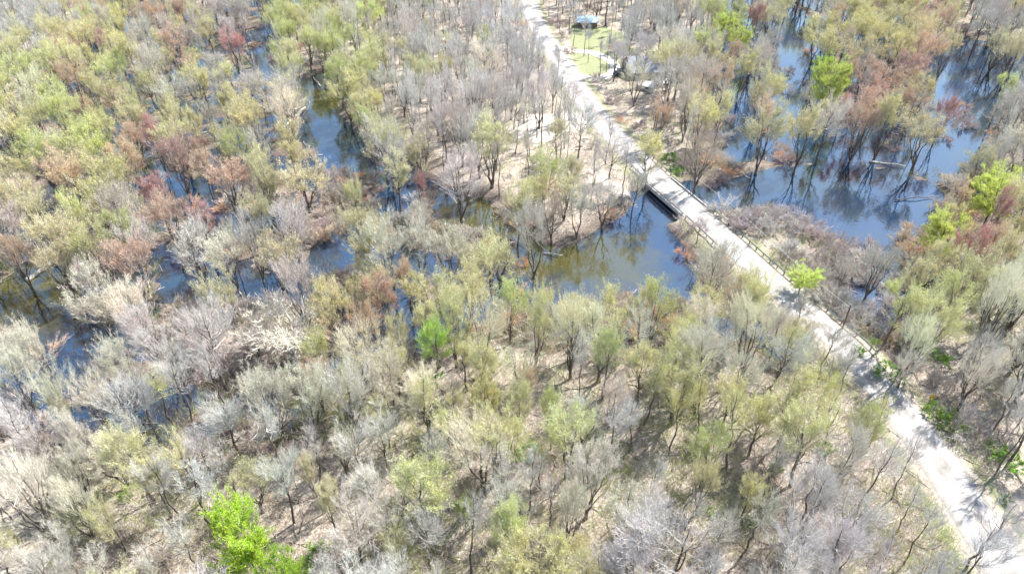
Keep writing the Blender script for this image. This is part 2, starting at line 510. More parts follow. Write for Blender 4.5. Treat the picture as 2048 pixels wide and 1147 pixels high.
# ------------------------------------------------------------------ bridge
M_CONC = simple('concrete', (0.42, 0.40, 0.37), (0.66, 0.64, 0.61), 1.5, 0.9)
M_STEEL = simple('galvanised_steel', (0.40, 0.41, 0.42), (0.60, 0.61, 0.62), 4.0, 0.5, 0.5, 0.6)
M_POST = simple('weathered_posts', (0.12, 0.10, 0.08), (0.28, 0.25, 0.22), 6.0)
ax, ay = BR_A; bx, by = BR_B
blen = math.hypot(bx - ax, by - ay); brz = math.atan2(by - ay, bx - ax)
br = empty('bridge', ((ax + bx) / 2, (ay + by) / 2, 0), brz)
tag(br, 'narrow gravel-topped bridge with railings carrying the pale road over the river', 'bridge')
mb = MB(); mb.box((0, 0, ROADZ - 0.27), (blen + 0.8, 7.5, 0.5)); mb.obj('deck', M_CONC, br)
for s in (-1, 1):
    mb = MB(); mb.box((0, s * 3.62, ROADZ + 0.11), (blen + 0.6, 0.26, 0.26)); mb.obj('kerb', M_CONC, br)
    mb = MB(); mb.box((0, s * 3.2, ROADZ - 0.8), (blen, 0.3, 0.55))
    mb.box((0, s * 1.2, ROADZ - 0.8), (blen, 0.3, 0.55)); mb.obj('girder', M_STEEL, br)
    mb = MB(); mb.box((s * (blen / 2 - 0.2), 0, 0.35), (1.0, 7.9, 1.35))
    mb.box((s * (blen / 2 + 1.0), -4.2, 0.5), (2.6, 0.4, 1.3), -s * 0.5); mb.box((s * (blen / 2 + 1.0), 4.2, 0.5), (2.6, 0.4, 1.3), s * 0.5)
    mb.obj('abutment', M_CONC, br)
def wbeam(mb, pts, z):
    for k, (dz_, o) in enumerate(((0.14, 0.0), (0.05, 0.05), (-0.05, 0.0), (-0.14, 0.05))):
        pass
    nn = normals(pts)
    prof = [(0.16, 0.0), (0.09, 0.07), (0.02, 0.0), (-0.02, 0.0), (-0.09, 0.07), (-0.16, 0.0)]
    for sgn in (0, 1):
        k0 = len(mb.v)
        for p, n in zip(pts, nn):
            for h_, o in prof:
                oo = o + sgn * 0.03
                mb.v.append((p[0] + n[0] * oo, p[1] + n[1] * oo, z + h_))
        K = len(prof)
        for i in range(len(pts) - 1):
            for j in range(K - 1):
                a = k0 + i * K + j
                mb.f.append((a, a + 1, a + K + 1, a + K)); mb.m.append(0)
def offset(line, d):
    nn = normals(line)
    return [(p[0] + n[0] * d, p[1] + n[1] * d) for p, n in zip(line, nn)]
def t_of(p): return float(bridge_t(np.array([p]))[0]) * blen
# railing on the bridge deck (parts of the bridge, in its own coordinates)
for s in (-1, 1):
    L = [(-blen / 2 - 0.3, s * 3.62), (blen / 2 + 0.3, s * 3.62)]
    mb = MB(); wbeam(mb, resample(L, 2.0), ROADZ + 0.5); rl = mb.obj('railing', M_STEEL, br)
    n = int(blen / 2.6)
    for i in range(n + 1):
        mb = MB(); mb.box((-blen / 2 + i * blen / n, s * 3.70, ROADZ + 0.5), (0.13, 0.13, 0.6))
        mb.obj('post', M_CONC, br)
def guardrail(side, a, b, label):
    ln = [p for p in RROAD if (a < t_of(p) < b)]
    if side > 0: pts = offset(ln, 3.62)
    else: pts = offset(ln, -3.62)
    root = empty('guardrail', (pts[0][0], pts[0][1], 0)); tag(root, label, 'guardrail')
    loc = [(p[0] - pts[0][0], p[1] - pts[0][1]) for p in pts]
    mb = MB(); wbeam(mb, loc, ROADZ + 0.62); mb.obj('rail', M_STEEL, root)
    acc = 0
    for i in range(0, len(loc), 2):
        mb = MB(); mb.box((loc[i][0], loc[i][1], ROADZ + 0.28), (0.17, 0.17, 0.95), rr.uniform(0, .3)); mb.obj('post', M_POST, root)
# road runs from far (negative t) to near (t > blen)
nrm = normals(RROAD)[len(RROAD) // 2]
SR = 1 if nrm[0] > 0 else -1          # which side is the right of the photo
guardrail(SR, blen + 1, blen + 52, 'long steel guardrail along the right road edge below the bridge')
guardrail(SR, -17, -1, 'short steel guardrail at the right road edge beyond the bridge')
guardrail(-SR, blen + 1, blen + 14, 'short steel guardrail at the left road edge just below the bridge')
guardrail(-SR, -9, -1, 'short steel guardrail at the left road edge beyond the bridge')

# ------------------------------------------------------------------ tree prototypes
def rvec(r): 
    while True:
        v = Vector((r.uniform(-1, 1), r.uniform(-1, 1), r.uniform(-1, 1)))
        if 0.05 < v.length < 1: return v.normalized()
def blade(mb, p, d, L, w, r, m=0, bend=0.35, up=0.4):
    """thin tapering bent twig"""
    s = d.cross(rvec(r)).normalized() * (w / 2)
    d2 = (d + Vector((0, 0, up)) * bend + rvec(r) * bend * 0.6).normalized()
    q = p + d * L * 0.5; t = q + d2 * L * 0.55
    k = len(mb.v)
    for x in (p - s, p + s, q + s * .7, q - s * .7, t): mb.v.append((x.x, x.y, x.z))
    mb.f += [(k, k + 1, k + 2, k + 3), (k + 3, k + 2, k + 4)]; mb.m += [m, m]
    return q, t
def streak(mb, p, d, L, w, r, m=1):
    s = d.cross(rvec(r)).normalized() * (w / 2)
    q = p + d * L
    k = len(mb.v)
    e = p + d * L * 0.45
    for x in (p, e + s, q, e - s): mb.v.append((x.x, x.y, x.z))
    mb.f.append((k, k + 1, k + 2, k + 3)); mb.m.append(m)

def curve(a, b, n, sag, r, wob):
    a = Vector(a); b = Vector(b)
    L = (b - a).length
    pts = []
    off = Vector((0, 0, 0))
    for i in range(n + 1):
        t = i / n
        p = a.lerp(b, t)
        p.z -= sag * L * math.sin(math.pi * t)
        if 0 < i < n: off = off * 0.6 + rvec(r) * wob * L
        else: off = off * 0.6 if i else off
        pts.append(p + off * math.sin(math.pi * t))
    return pts

def make_tree(seed, Ht, rx, cz, rz, kind, K, T, tl, tw, buds, bud, low=False, bw=.24):
    """returns (trunk mesh builder, crown mesh builder). kind: vase, single, pole, gnarl, shrub"""
    r = random.Random(seed)
    tr, cr = MB(), MB()
    limbs = []       # (points, radii)
    base_r = {'vase': 0.26, 'single': 0.26, 'pole': 0.17, 'gnarl': 0.34, 'shrub': 0.04, 'leafy': 0.26}[kind] * (Ht / 18.0 if kind != 'shrub' else 1)
    if kind in ('vase', 'gnarl'):
        ns = r.choice([3, 4, 5]) if kind == 'vase' else 5
        fork = r.uniform(0.5, 2.5) if kind == 'vase' else 2.2
        lean = Vector((r.uniform(-.4, .4), r.uniform(-.4, .4), 0))
        tr.tube([(0, 0, -1.2), (0, 0, 0.2), (lean.x * .3, lean.y * .3, fork)], [base_r * 1.9, base_r * 1.55, base_r * 1.35], 7)
        f0 = Vector((lean.x * .3, lean.y * .3, fork - 0.15))
        a0 = r.uniform(0, 6.28)
        for i in range(ns):
            a = a0 + 6.283 * i / ns + r.uniform(-.4, .4)
            rad = rx * r.uniform(0.3, 0.62)
            end = (math.cos(a) * rad + lean.x, math.sin(a) * rad + lean.y, cz + rz * r.uniform(0.1, 0.6))
            pts = curve(f0, end, 8, 0.07, r, 0.03 if kind == 'vase' else 0.07)
            R = base_r * r.uniform(0.65, 0.95)
            rad_ = [R * (1 - 0.86 * (j / 8)) for j in range(9)]
            tr.tube(pts, rad_, 6); limbs.append((pts, rad_))
            for b_ in range(r.choice([1, 2, 2, 3])):     # secondary fork
                j = r.choice([2, 3, 4, 5])
                a2 = a + r.uniform(-1.1, 1.1)
                rad = rx * r.uniform(0.55, 0.85)
                e2 = (math.cos(a2) * rad + lean.x, math.sin(a2) * rad + lean.y, cz + rz * r.uniform(-0.35, 0.5))
                p2 = curve(pts[j], e2, 6, 0.06, r, 0.05)
                rd2 = [rad_[j] * 0.62 * (1 - 0.82 * (q / 6)) for q in range(7)]
                tr.tube(p2, rd2, 5); limbs.append((p2, rd2))
    elif kind == 'shrub':
        for i in range(9):
            a = r.uniform(0, 6.28); rad = rx * r.uniform(0.3, 0.85)
            pts = curve((math.cos(a) * .25, math.sin(a) * .25, -0.3), (math.cos(a) * rad, math.sin(a) * rad, cz + rz * r.uniform(-.1, .7)), 5, 0.08, r, 0.05)
            rad_ = [base_r * (1 - .7 * j / 5) for j in range(6)]
            tr.tube(pts, rad_, 4); limbs.append((pts, rad_))
    else:
        top = Vector((r.uniform(-.9, .9), r.uniform(-.9, .9), cz + rz * (0.45 if kind != 'pole' else 0.8)))
        pts = curve((0, 0, -1.0), top, 10, 0.0, r, 0.014 if kind != 'pole' else 0.02)
        rad_ = [base_r * (1.35 if j == 0 else 1.12 - j * 0.098) for j in range(11)]
        tr.tube(pts, rad_, 7); limbs.append((pts[5:], rad_[5:]))
        nl = {'single': 9, 'pole': 7, 'leafy': 10}[kind]
        for i in range(nl):
            j = r.choice([4, 5, 6, 7, 8] if kind != 'pole' else [6, 7, 8, 9])
            a = 6.283 * i / nl * 2.4 + r.uniform(-.5, .5)
            rad = rx * r.uniform(0.45, 0.85)
            p0 = pts[j]
            zend = p0.z + r.uniform(0.16, 0.34) * Ht
            zend = min(zend, cz + rz * 0.8)
            p2 = curve(p0, (math.cos(a) * rad, math.sin(a) * rad, zend), 6, 0.05, r, 0.05)
            rd2 = [rad_[j] * 0.6 * (1 - 0.82 * (q / 6)) for q in range(7)]
            tr.tube(p2, rd2, 5); limbs.append((p2, rd2))
    # lobes give the crown its uneven outline
    nl = max(6, int(K / 11))
    lobes = []
    for i in range(nl):
        d = rvec(r)
        if d.z < -0.35 and not low: d.z = abs(d.z) * 0.6
        if kind == 'shrub': d.z = abs(d.z)
        q = r.uniform(0.45, 0.85)
        lobes.append((Vector((d.x * rx * q, d.y * rx * q, d.z * rz * q)), r.uniform(0.34, 0.55)))
    nodes = [(p, rr_) for pts, rad in limbs for p, rr_ in zip(pts[1:], rad[1:])]
    cc = Vector((0, 0, cz))
    foot = Vector((0, 0, (cz - rz) * (0.6 if kind != 'pole' else 0.9)))
    for k in range(K):
        if r.random() < 0.8:
            lc, lr = r.choice(lobes)
            o = rvec(r) * (r.random() ** 0.5) * lr
            t = Vector((lc.x + o.x * rx, lc.y + o.y * rx, lc.z + o.z * rz))
        else:
            d = rvec(r) * r.uniform(0.2, 0.9); t = Vector((d.x * rx, d.y * rx, d.z * rz))
        lead = 1.0
        if r.random() < .14: t = t * 1.16; lead = 1.35
        t += cc
        if t.z < 0.12 * Ht: t.z = 0.12 * Ht
        best = min(r.sample(nodes, min(len(nodes), 26)), key=lambda n: (n[0] - t).length + max(0, n[0].z - t.z + 0.5) * 2.0)
        p0, r0 = best
        L = (t - p0).length
        if L < 0.6:
            t = p0 + rvec(r) * 0.8; L = 0.8
        bp = curve(p0, t, 4, 0.06, r, 0.06)
        br_ = min(r0 * 0.5, 0.05 * (Ht / 18) + 0.012 * L) if kind != 'shrub' else 0.02
        cr.tube(bp, [br_ * (1 - .75 * q / 4) for q in range(5)], 3, 0, cap=False)
        out = (t - cc); out.z *= 0.6
        if out.length > 0: out.normalize()
        for j in range(T):
            s = r.uniform(0.25, 1.0) * 4
            i0 = min(int(s), 3); fr = s - i0
            p = bp[i0].lerp(bp[i0 + 1], fr)
            fan = (p - foot).normalized()
            d = (fan * 1.0 + out * 0.25 + Vector((0, 0, 0.35)) + rvec(r) * (0.44 if kind != 'gnarl' else 1.1)).normalized()
            L = tl * r.uniform(0.45, 1.2) * lead
            q, e = blade(cr, p, d, L, tw, r)
            for z in range(2):        # side twigs
                d2 = (d + rvec(r) * 0.7).normalized()
                st = q.lerp(e, r.uniform(-.3, .6))
                blade(cr, st, d2, L * 0.5, tw * 0.7, r)
                if buds:
                    streak(cr, st + d2 * L * .2, (d2 + rvec(r) * .5).normalized(), bud * r.uniform(.7, 1.4), bud * bw, r)
            for z in range(buds):
                w = p.lerp(q, r.random()) if r.random() < .3 else q.lerp(e, r.random())
                d3 = (d + rvec(r) * .7).normalized()
                streak(cr, w, d3, bud * r.uniform(.7, 1.4), bud * bw, r)
    return tr, cr

PROTO = {}
def proto(key, seeds, *a, barem=False, **kw):
    out = []
    for s in seeds:
        tr, cr = make_tree(s, *a, **kw)
        tm = tr.mesh('trunk', [M_PALEBARK if key == 'gnarl' else M_BARK], True)
        cm = cr.mesh('crown', [M_BARE if barem else M_TWIG, M_LEAF if key in ('leafy', 'bush') else M_BUD])
        out.append((tm, cm))
    PROTO[key] = out
#          seeds          Ht  rx   cz    rz  kind     K    T  tl   tw   buds bud
proto('vase', [1, 2, 3, 4, 5, 6, 7], 18, 5.2, 11.0, 7.0, 'vase', 92, 13, 1.75, .045, 2, .34)
proto('bare', [11, 12, 13, 14, 15, 16], 18, 4.7, 11.6, 6.4, 'single', 92, 14, 1.9, .046, 0, .2, barem=True)
proto('barevase', [21, 22, 23, 24, 25], 18, 5.2, 11.0, 6.9, 'vase', 96, 14, 1.9, .046, 0, .2, barem=True)
proto('oval', [31, 32, 33, 34], 18, 4.2, 11.2, 6.8, 'single', 84, 13, 1.7, .045, 2, .33)
proto('pole', [41, 42, 43, 44, 45, 46], 18, 2.6, 12.0, 6.0, 'pole', 38, 11, 1.6, .042, 0, .2, barem=True)
proto('gnarl', [51], 18, 6.6, 9.5, 6.0, 'gnarl', 110, 12, 1.5, .065, 0, .2, barem=True)
proto('leafy', [61, 62, 63], 18, 5.2, 10.0, 7.6, 'leafy', 200, 18, 1.2, .03, 9, .17, low=True, bw=.6)
# finer twigs for the trees nearest the camera
proto('vase_near', [7, 8, 9], 18, 5.2, 11.0, 7.0, 'vase', 120, 18, 1.5, .028, 3, .2, bw=.3)
proto('bare_near', [17, 18, 19], 18, 4.7, 11.6, 6.4, 'single', 125, 19, 1.6, .028, 0, .2, barem=True)
proto('barevase_near', [26, 27, 28], 18, 5.2, 11.0, 6.9, 'vase', 125, 19, 1.6, .028, 0, .2, barem=True)
proto('oval_near', [35, 36], 18, 4.2, 11.2, 6.8, 'single', 110, 18, 1.5, .028, 3, .2, bw=.3)
proto('pole_near', [47, 48, 49], 18, 2.6, 11.6, 6.4, 'pole', 56, 15, 1.5, .026, 0, .2, barem=True)
proto('shrub', [71, 72, 73, 74, 75], 2.6, 2.6, .9, 1.5, 'shrub', 60, 14, .75, .034, 0, .15, barem=True)
proto('bush', [81, 82], 2.2, 1.5, 1.0, 1.0, 'shrub', 30, 12, .45, .022, 4, .17, bw=.4)

# ------------------------------------------------------------------ colours of the trees, by class letter
COL = {'y': (.73, .71, .31), 'l': (.62, .70, .23), 'k': (.71, .67, .36), 'o': (.70, .48, .33), 'r': (.58, .31, .27),
       'p': (.46, .385, .37), 'b': (.42, .60, .09), 'w': (.78, .74, .59), 'g': (.58, .56, .54), 'n': (.62, .57, .53)}
ADJ = {'y': 'pale yellow-green', 'l': 'lime-green', 'k': 'golden khaki', 'o': 'orange-tan', 'r': 'red-budded', 'p': 'mauve',
       'b': 'bright green', 'w': 'whitish', 'g': 'bare grey', 'n': 'bare pinkish-grey'}
GRID = """
ggggy gyyo gyyor gnppo ylnlk nllkn nngkg ggnng ggng ggg ggwg gglgo ykygo yyokyr ykor gpgk
lywlk yoyl ygyo gyygr ygwn lykgy gngyg gngnw gnng gngw yogkg yogk okgy oorkg yrgo lggp
ylowo lyoyk rogpy ylogr okyow wnyg kgnpn ngnyp nylkn nng yykgp kgyo kyog kygr kogy gglw
okog wlkoo oorg wkgo kogp yywk pgky wkkn ypkn kyg oor ppgp ppgg gpyn lrky okyrl
kkoog oowp opkw kwkog ppkw lyor okky kkwy lyyw yln ylon yngo lopp ppgn gykl wwky
wwwg wgwy pppy ppgw wgpo okwy lwyw wwyg wwwy wlyg glyy ggyw ggy gygw lyggw gwgn
gwgwk wgwgg ggpg gggw ggyw gygw gywg kkyl gyyl gngn gyky ylky gyy gyy gwg gngg
nggw gwwy gyng gngy ykgg gyg gylg ygwg ggwg wwgg gggn yylk gyng ngg ngg gng
ngky yygg lygn gg gyg gwnw yggw ggwy yyyl gwgg ggwg ygn ngg ngg ggg gg
""".strip().split('\n')
GRID = [row.split() for row in GRID]

trees = []      # dicts of every individual plant
def add(X, Y, cls, form, h, w=1.0, pick=False):
    trees.append(dict(X=X, Y=Y, c=cls, form=form, h=h, w=w, z=None, pick=pick))

# trees picked out one by one: photo pixel of the crown's middle, crown width in photo pixels, colour, form, height in metres
PICK = [
 (490, 1085, 180, 'b', 'leafy', 15), (560, 1165, 130, 'b', 'leafy', 12), (305, 262, 48, 'r', 'vase', 17), (305, 372, 78, 'r', 'vase', 15), (1892, 222, 50, 'r', 'vase', 16),
 (1516, 32, 46, 'r', 'oval', 18), (465, 84, 75, 'r', 'vase', 16), (200, 85, 40, 'r', 'oval', 16), (838, 376, 38, 'r', 'oval', 11), (1935, 492, 80, 'r', 'vase', 17),
 (1990, 425, 50, 'r', 'oval', 17), (1668, 148, 100, 'l', 'leafy', 20), (1450, 45, 66, 'l', 'leafy', 16), (1485, 65, 50, 'l', 'leafy', 14), (570, 62, 60, 'l', 'vase', 17),
 (612, 82, 56, 'y', 'vase', 17), (735, 42, 60, 'l', 'oval', 17), (712, 70, 56, 'l', 'vase', 15), (445, 272, 66, 'y', 'vase', 15), (470, 292, 60, 'l', 'vase', 15),
 (516, 322, 55, 'l', 'oval', 14), (1605, 562, 84, 'l', 'leafy', 7), (866, 700, 95, 'b', 'oval', 15), (1315, 600, 105, 'l', 'vase', 17), (1240, 610, 85, 'y', 'vase', 15),
 (1090, 342, 95, 'l', 'vase', 13), (1130, 385, 100, 'k', 'vase', 13), (1524, 182, 52, 'k', 'vase', 20), (690, 132, 66, 'k', 'oval', 15), (966, 84, 36, 'l', 'oval', 16),
 (450, 352, 120, 'o', 'vase', 16), (605, 352, 130, 'k', 'vase', 15), (262, 520, 125, 'o', 'vase', 18), (190, 490, 120, 'l', 'vase', 17), (240, 460, 90, 'l', 'oval', 16),
 (545, 500, 125, 'k', 'vase', 16), (455, 500, 120, 'w', 'vase', 16), (890, 500, 120, 'w', 'vase', 17), (985, 515, 130, 'k', 'vase', 17), (940, 560, 90, 'k', 'vase', 15),
 (792, 340, 80, 'k', 'oval', 16), (735, 490, 100, 'y', 'oval', 16), (708, 388, 62, 'y', 'vase', 15), (25, 500, 85, 'o', 'vase', 15), (1615, 245, 85, 'k', 'vase', 21),
 (1535, 248, 95, 'k', 'vase', 21), (1780, 225, 90, 'y', 'vase', 20), (1400, 230, 95, 'y', 'vase', 18), (1380, 190, 70, 'o', 'vase', 18), (570, 645, 190, 'w', 'gnarl', 14),
 (570, 225, 90, 'w', 'barevase', 19), (495, 230, 90, 'y', 'vase', 17), (1070, 650, 90, 'y', 'vase', 18), (720, 640, 100, 'o', 'vase', 15), (640, 690, 80, 'l', 'vase', 12),
 (790, 680, 80, 'k', 'vase', 14), (1020, 600, 80, 'l', 'vase', 16), (120, 350, 120, 'o', 'vase', 18), (200, 385, 100, 'y', 'vase', 17), (75, 300, 95, 'l', 'vase', 17),
 (180, 290, 100, 'l', 'vase', 17), (40, 400, 90, 'k', 'vase', 17), (330, 420, 90, 'o', 'vase', 16), (400, 440, 70, 'r', 'oval', 13), (110, 210, 80, 'l', 'vase', 18), (60, 230, 60, 'y', 'vase', 17), (260, 235, 70, 'k', 'vase', 17),
 (350, 230, 70, 'y', 'vase', 17), (215, 175, 70, 'y', 'vase', 16), (145, 150, 60, 'o', 'vase', 16), (70, 120, 60, 'l', 'vase', 16), (170, 30, 60, 'l', 'vase', 17), (280, 30, 50, 'o', 'vase', 17),
 (1465, 110, 50, 'o', 'oval', 16), (1720, 60, 85, 'y', 'vase', 18), (1640, 60, 70, 'y', 'vase', 18), (1800, 70, 80, 'y', 'vase', 19), (1760, 150, 100, 'o', 'vase', 18),
 (1840, 175, 60, 'y', 'vase', 17), (1690, 215, 50, 'r', 'oval', 14), (1900, 90, 60, 'k', 'vase', 18), (1900, 455, 105, 'l', 'leafy', 14), (1870, 520, 90, 'k', 'vase', 16), (1960, 545, 80, 'k', 'vase', 17), (2000, 620, 110, 'w', 'barevase', 20),
 (1870, 640, 130, 'y', 'vase', 18), (1830, 700, 90, 'w', 'barevase', 15), (1440, 540, 70, 'o', 'vase', 9), (1410, 610, 90, 'y', 'vase', 14), (1470, 580, 60, 'o', 'vase', 10),
 (1650, 130, 50, 'b', 'leafy', 14), (975, 800, 90, 'k', 'leafy', 15), (1035, 820, 80, 'k', 'oval', 15), (1105, 830, 45, 'l', 'oval', 13), (1050, 770, 60, 'o', 'vase', 12),
 (1020, 1080, 100, 'l', 'oval', 15), (930, 1030, 45, 'b', 'oval', 8), (800, 970, 50, 'l', 'oval', 10), (225, 1050, 100, 'y', 'vase', 12), (160, 870, 90, 'w', 'vase', 15), (145, 940, 80, 'w', 'vase', 13), (130, 825, 50, 'k', 'oval', 11),
 (1180, 950, 120, 'w', 'vase', 16), (1140, 1020, 90, 'w', 'vase', 15), (1420, 900, 90, 'l', 'vase', 14), (1410, 960, 80, 'y', 'vase', 13), (1730, 870, 90, 'l', 'vase', 13), (1600, 660, 80, 'k', 'vase', 10),
 (60, 690, 120, 'w', 'vase', 17), (20, 740, 110, 'w', 'vase', 17), (100, 770, 110, 'w', 'barevase', 17), (230, 730, 110, 'w', 'vase', 15), (180, 780, 90, 'w', 'barevase', 15), (560, 960, 110, 'g', 'bare', 16), (690, 790, 130, 'g', 'barevase', 18),
 (2000, 380, 100, 'l', 'leafy', 16), (1960, 330, 70, 'k', 'vase', 16), (2010, 180, 60, 'l', 'oval', 17), (660, 1010, 80, 'k', 'oval', 14), (630, 960, 60, 'k', 'oval', 13),
 (1660, 700, 70, 'n', 'pole', 13), (1690, 745, 60, 'g', 'pole', 14), (1850, 1060, 60, 'g', 'pole', 13), (1790, 760, 60, 'n', 'pole', 14),
 (1600, 620, 60, 'g', 'pole', 13), (1560, 650, 70, 'g', 'bare', 14), (1820, 930, 60, 'g', 'pole', 13), (1250, 330, 50, 'g', 'pole', 14), (1270, 370, 60, 'g', 'bare', 13),
]
FORMW = {'vase': 10.4, 'bare': 9.6, 'barevase': 10.4, 'oval': 8.8, 'pole': 5.2, 'gnarl': 13.2, 'leafy': 10.4, 'shrub': 4.6, 'bush': 3.0}
FORMH = {'shrub': 2.6, 'bush': 2.2}
for (x, y, wpx, c, form, h) in PICK:
    zc = h * (0.64 if form not in ('shrub', 'bush') else 0.5)
    X, Y = at(x, y, zc)
    _, _, dep = px(X, Y, zc)
    wm = wpx * dep / F * 0.92
    sc = h / FORMH.get(form, 18.0)
    add(X, Y, c, form, h, min(max(wm / (FORMW[form] * sc), 0.55), 1.7), c in 'rb' or form == 'leafy')

# ---- scatter the rest
road_np = ROAD
VIS_OPEN = [p for p in OPEN]
def clear_view(X, Y, h, r):
    """is this crown away from the water and clearings one sees open in the photo"""
    for f in (0.45, 0.7, 0.95):
        a, b, _ = px(X, Y, h * f)
        for p in VIS_OPEN:
            if inpoly(a, b, p): return False
            if inpoly(a - r * 0.7, b, p) or inpoly(a + r * 0.7, b, p): return False
    return True
CLEAR = [[(1140, 45), (1215, 52), (1250, 95), (1255, 160), (1205, 170), (1150, 120), (1120, 80)], [(990, 262), (1050, 232), (1190, 225), (1215, 275), (1110, 285), (1060, 308), (1010, 300)],
         [(1225, 80), (1325, 80), (1335, 190), (1225, 185)], [(1150, 30), (1196, 30), (1196, 62), (1150, 62)]]
MARSH = [(1400, 410), (1560, 405), (1700, 470), (1790, 520), (1800, 620), (1740, 690), (1660, 640), (1560, 540), (1420, 460)]
PINK = [(330, 620), (440, 590), (600, 600), (640, 640), (560, 700), (450, 780), (330, 740)]
cellg = {}
def near(X, Y, d):
    i, j = int(X // 8), int(Y // 8)
    for a in (-2, -1, 0, 1, 2):
        for b in (-2, -1, 0, 1, 2):
            for (x, y, dd) in cellg.get((i + a, j + b), ()):
                if math.hypot(x - X, y - Y) < (d + dd) / 2: return True
    return False
def put(X, Y, d): cellg.setdefault((int(X // 8), int(Y // 8)), []).append((X, Y, d))
PICKPX = [(x, y, w, t['Y']) for (x, y, w, c, f, h), t in zip(PICK, trees) if f in ('leafy', 'gnarl') or c in 'r' or w > 100]
for t in trees: put(t['X'], t['Y'], 5.5 if t['form'] not in ('shrub', 'bush') else 2.5)
R2 = random.Random(77)
cand = []
for _ in range(60000):
    y = R2.uniform(20, 350); x = R2.uniform(-270, 270)
    cand.append((x, y))
P = np.array(cand)
Hh, Ll, Oo, Rd = terrain(P)
BT = bridge_t(P)
for i, (X, Y) in enumerate(cand):
    a, b, dep = px(X, Y, 10)
    if not (-110 < a < 2160 and -60 < b < 1290): continue
    if Rd[i] < (5.0 if Y < 150 else 6.2) or Oo[i] > -1.0: continue
    if inpoly(X, Y, LAWN): continue
    ga, gb, _ = px(X, Y, 0)
    fore = gb > 850
    if inpoly(ga, gb, MARSH) or inpoly(ga, gb, PINK):
        if R2.random() < 0.965: continue
    dens = 7.0 if Ll[i] < 0 else 5.8
    hill = 620 < a < 1160 and b < 330
    lane = ga > 1400 and gb < 340 and Ll[i] < 2
    if fore: dens = 3.5
    elif 560 < gb: dens = 4.6
    if hill: dens = 4.9
    if lane: dens = 8.2
    d = dens * R2.uniform(0.85, 1.2)
    if near(X, Y, d): continue
    gi = min(max(int(b // 128), 0), 8); gj = min(max(int(a // 128), 0), 15)
    c = R2.choice(GRID[gi][gj])
    if c == 'b': c = 'l'
    if c == 'r' and R2.random() < .7: c = 'o'
    if c == 'o' and R2.random() < .35: c = R2.choice('kyn')
    if c == 'p' : c = R2.choice('pgn')
    u = R2.random()
    if c in 'gn':
        form = 'pole' if u < (0.46 if (Ll[i] > 0) else 0.22) + (0.18 if fore or hill else 0) else ('bare' if u < 0.75 else 'barevase')
    elif c in 'w': form = 'barevase' if u < .45 else 'vase'
    elif c in 'p': form = 'barevase'
    else: form = 'vase' if u < .62 else 'oval'
    if fore and c in 'ykl' and R2.random() < .5: form = 'pole'
    h = R2.triangular(10.5, 20.5, 16)
    if fore: h = R2.uniform(9.5, 17.0)
    if inpoly(ga, gb, LAND[3]): h = R2.uniform(5, 9)
    elif ga > 1300 and gb < 400: h = R2.uniform(15.5, 20.5)
    rpx = (2.2 if form == 'pole' else 4.2) * h / 18 * F / dep
    if not clear_view(X, Y, h, rpx): continue
    ca, cb, _ = px(X, Y, h * .62)
    if any(Y < PY - 1 and abs(ca - pa_) < .42 * pw + rpx * .35 and abs(cb - pb_) < .5 * pw + rpx * .3 for pa_, pb_, pw, PY in PICKPX): continue
    bad = False
    for f in (0.35, 0.7, 0.95):
        pa, pb, _ = px(X, Y, h * f)
        for p in CLEAR:
            if inpoly(pa, pb, p): bad = True
    if bad and R2.random() < 0.9: continue
    # crowns rarely hang in front of the road
    hit = False
    qx, qy = at(a, px(X, Y, h * .65)[1], ROADZ)
    if float(polydist(np.array([[qx, qy]]), ROAD)[0]) < (6.8 if gb > 560 else 5.5): hit = True
    if hit and R2.random() < (0.7 if form == 'pole' and gb > 330 else 0.98): continue
    sl = h * .62 / math.tan(SUN_EL)
    if float(polydist(np.array([[X - math.sin(SUN_AZ) * sl, Y - math.cos(SUN_AZ) * sl]]), ROAD)[0]) < (7.5 if gb > 560 else 5.0) and R2.random() < .9: continue
    put(X, Y, d)
    add(X, Y, c, form, h, R2.uniform(0.85, 1.3) if fore else R2.uniform(0.75, 1.15))
# slender trees of the cabin lawn and the clearing
for (x, y) in [(1138, 76), (1146, 98), (1167, 118), (1199, 158), (1212, 154), (1226, 158), (1176, 132), (1220, 92), (1262, 84), (1118, 250), (1048, 243), (1082, 300), (1030, 320), (990, 330), (1120, 322), (1128, 305)]:
    X, Y = at(x, y)
    add(X, Y, 'g', 'pole', R2.uniform(14, 17), R2.uniform(.8, 1.1)); put(X, Y, 4)
# ---- shrubs
def shrub_ok(X, Y, d):
    return not near(X, Y, d)
ns = 0
for i, (X, Y) in enumerate(cand[::-1]):
    i = len(cand) - 1 - i
    a, b, dep = px(X, Y, 1)
    if not (-30 < a < 2080 and -20 < b < 1180) or Rd[i] < 5.2 or Oo[i] > -0.6 or inpoly(X, Y, LAWN): continue
    if inpoly(a, b, CLEAR[1]): continue
    sa_, sb_, _ = px(X, Y, 2.6)
    if any(inpoly(sa_, sb_, p) for p in VIS_OPEN): continue
    m_ = inpoly(a, b, MARSH); pk = inpoly(a, b, PINK)
    bank = -5 < Ll[i] < 4 or (a < 1050 and 300 < b < 720 and Ll[i] < 4 and Hh[i] > -0.5)
    pr = 1.0 if (m_ or pk) else (0.85 if bank else (0.06 if b < 800 else 0.02))
    if R2.random() > pr: continue
    dd = 1.9 if (m_ or pk) else (2.6 if bank and Y < 190 else 3.4)
    if near(X, Y, dd): continue
    put(X, Y, dd); ns += 1
    add(X, Y, R2.choice('ppggg' if m_ else 'ppppgo') if not pk else R2.choice('pppn'), 'shrub', R2.uniform(1.9, 3.6), R2.uniform(.9, 1.25))
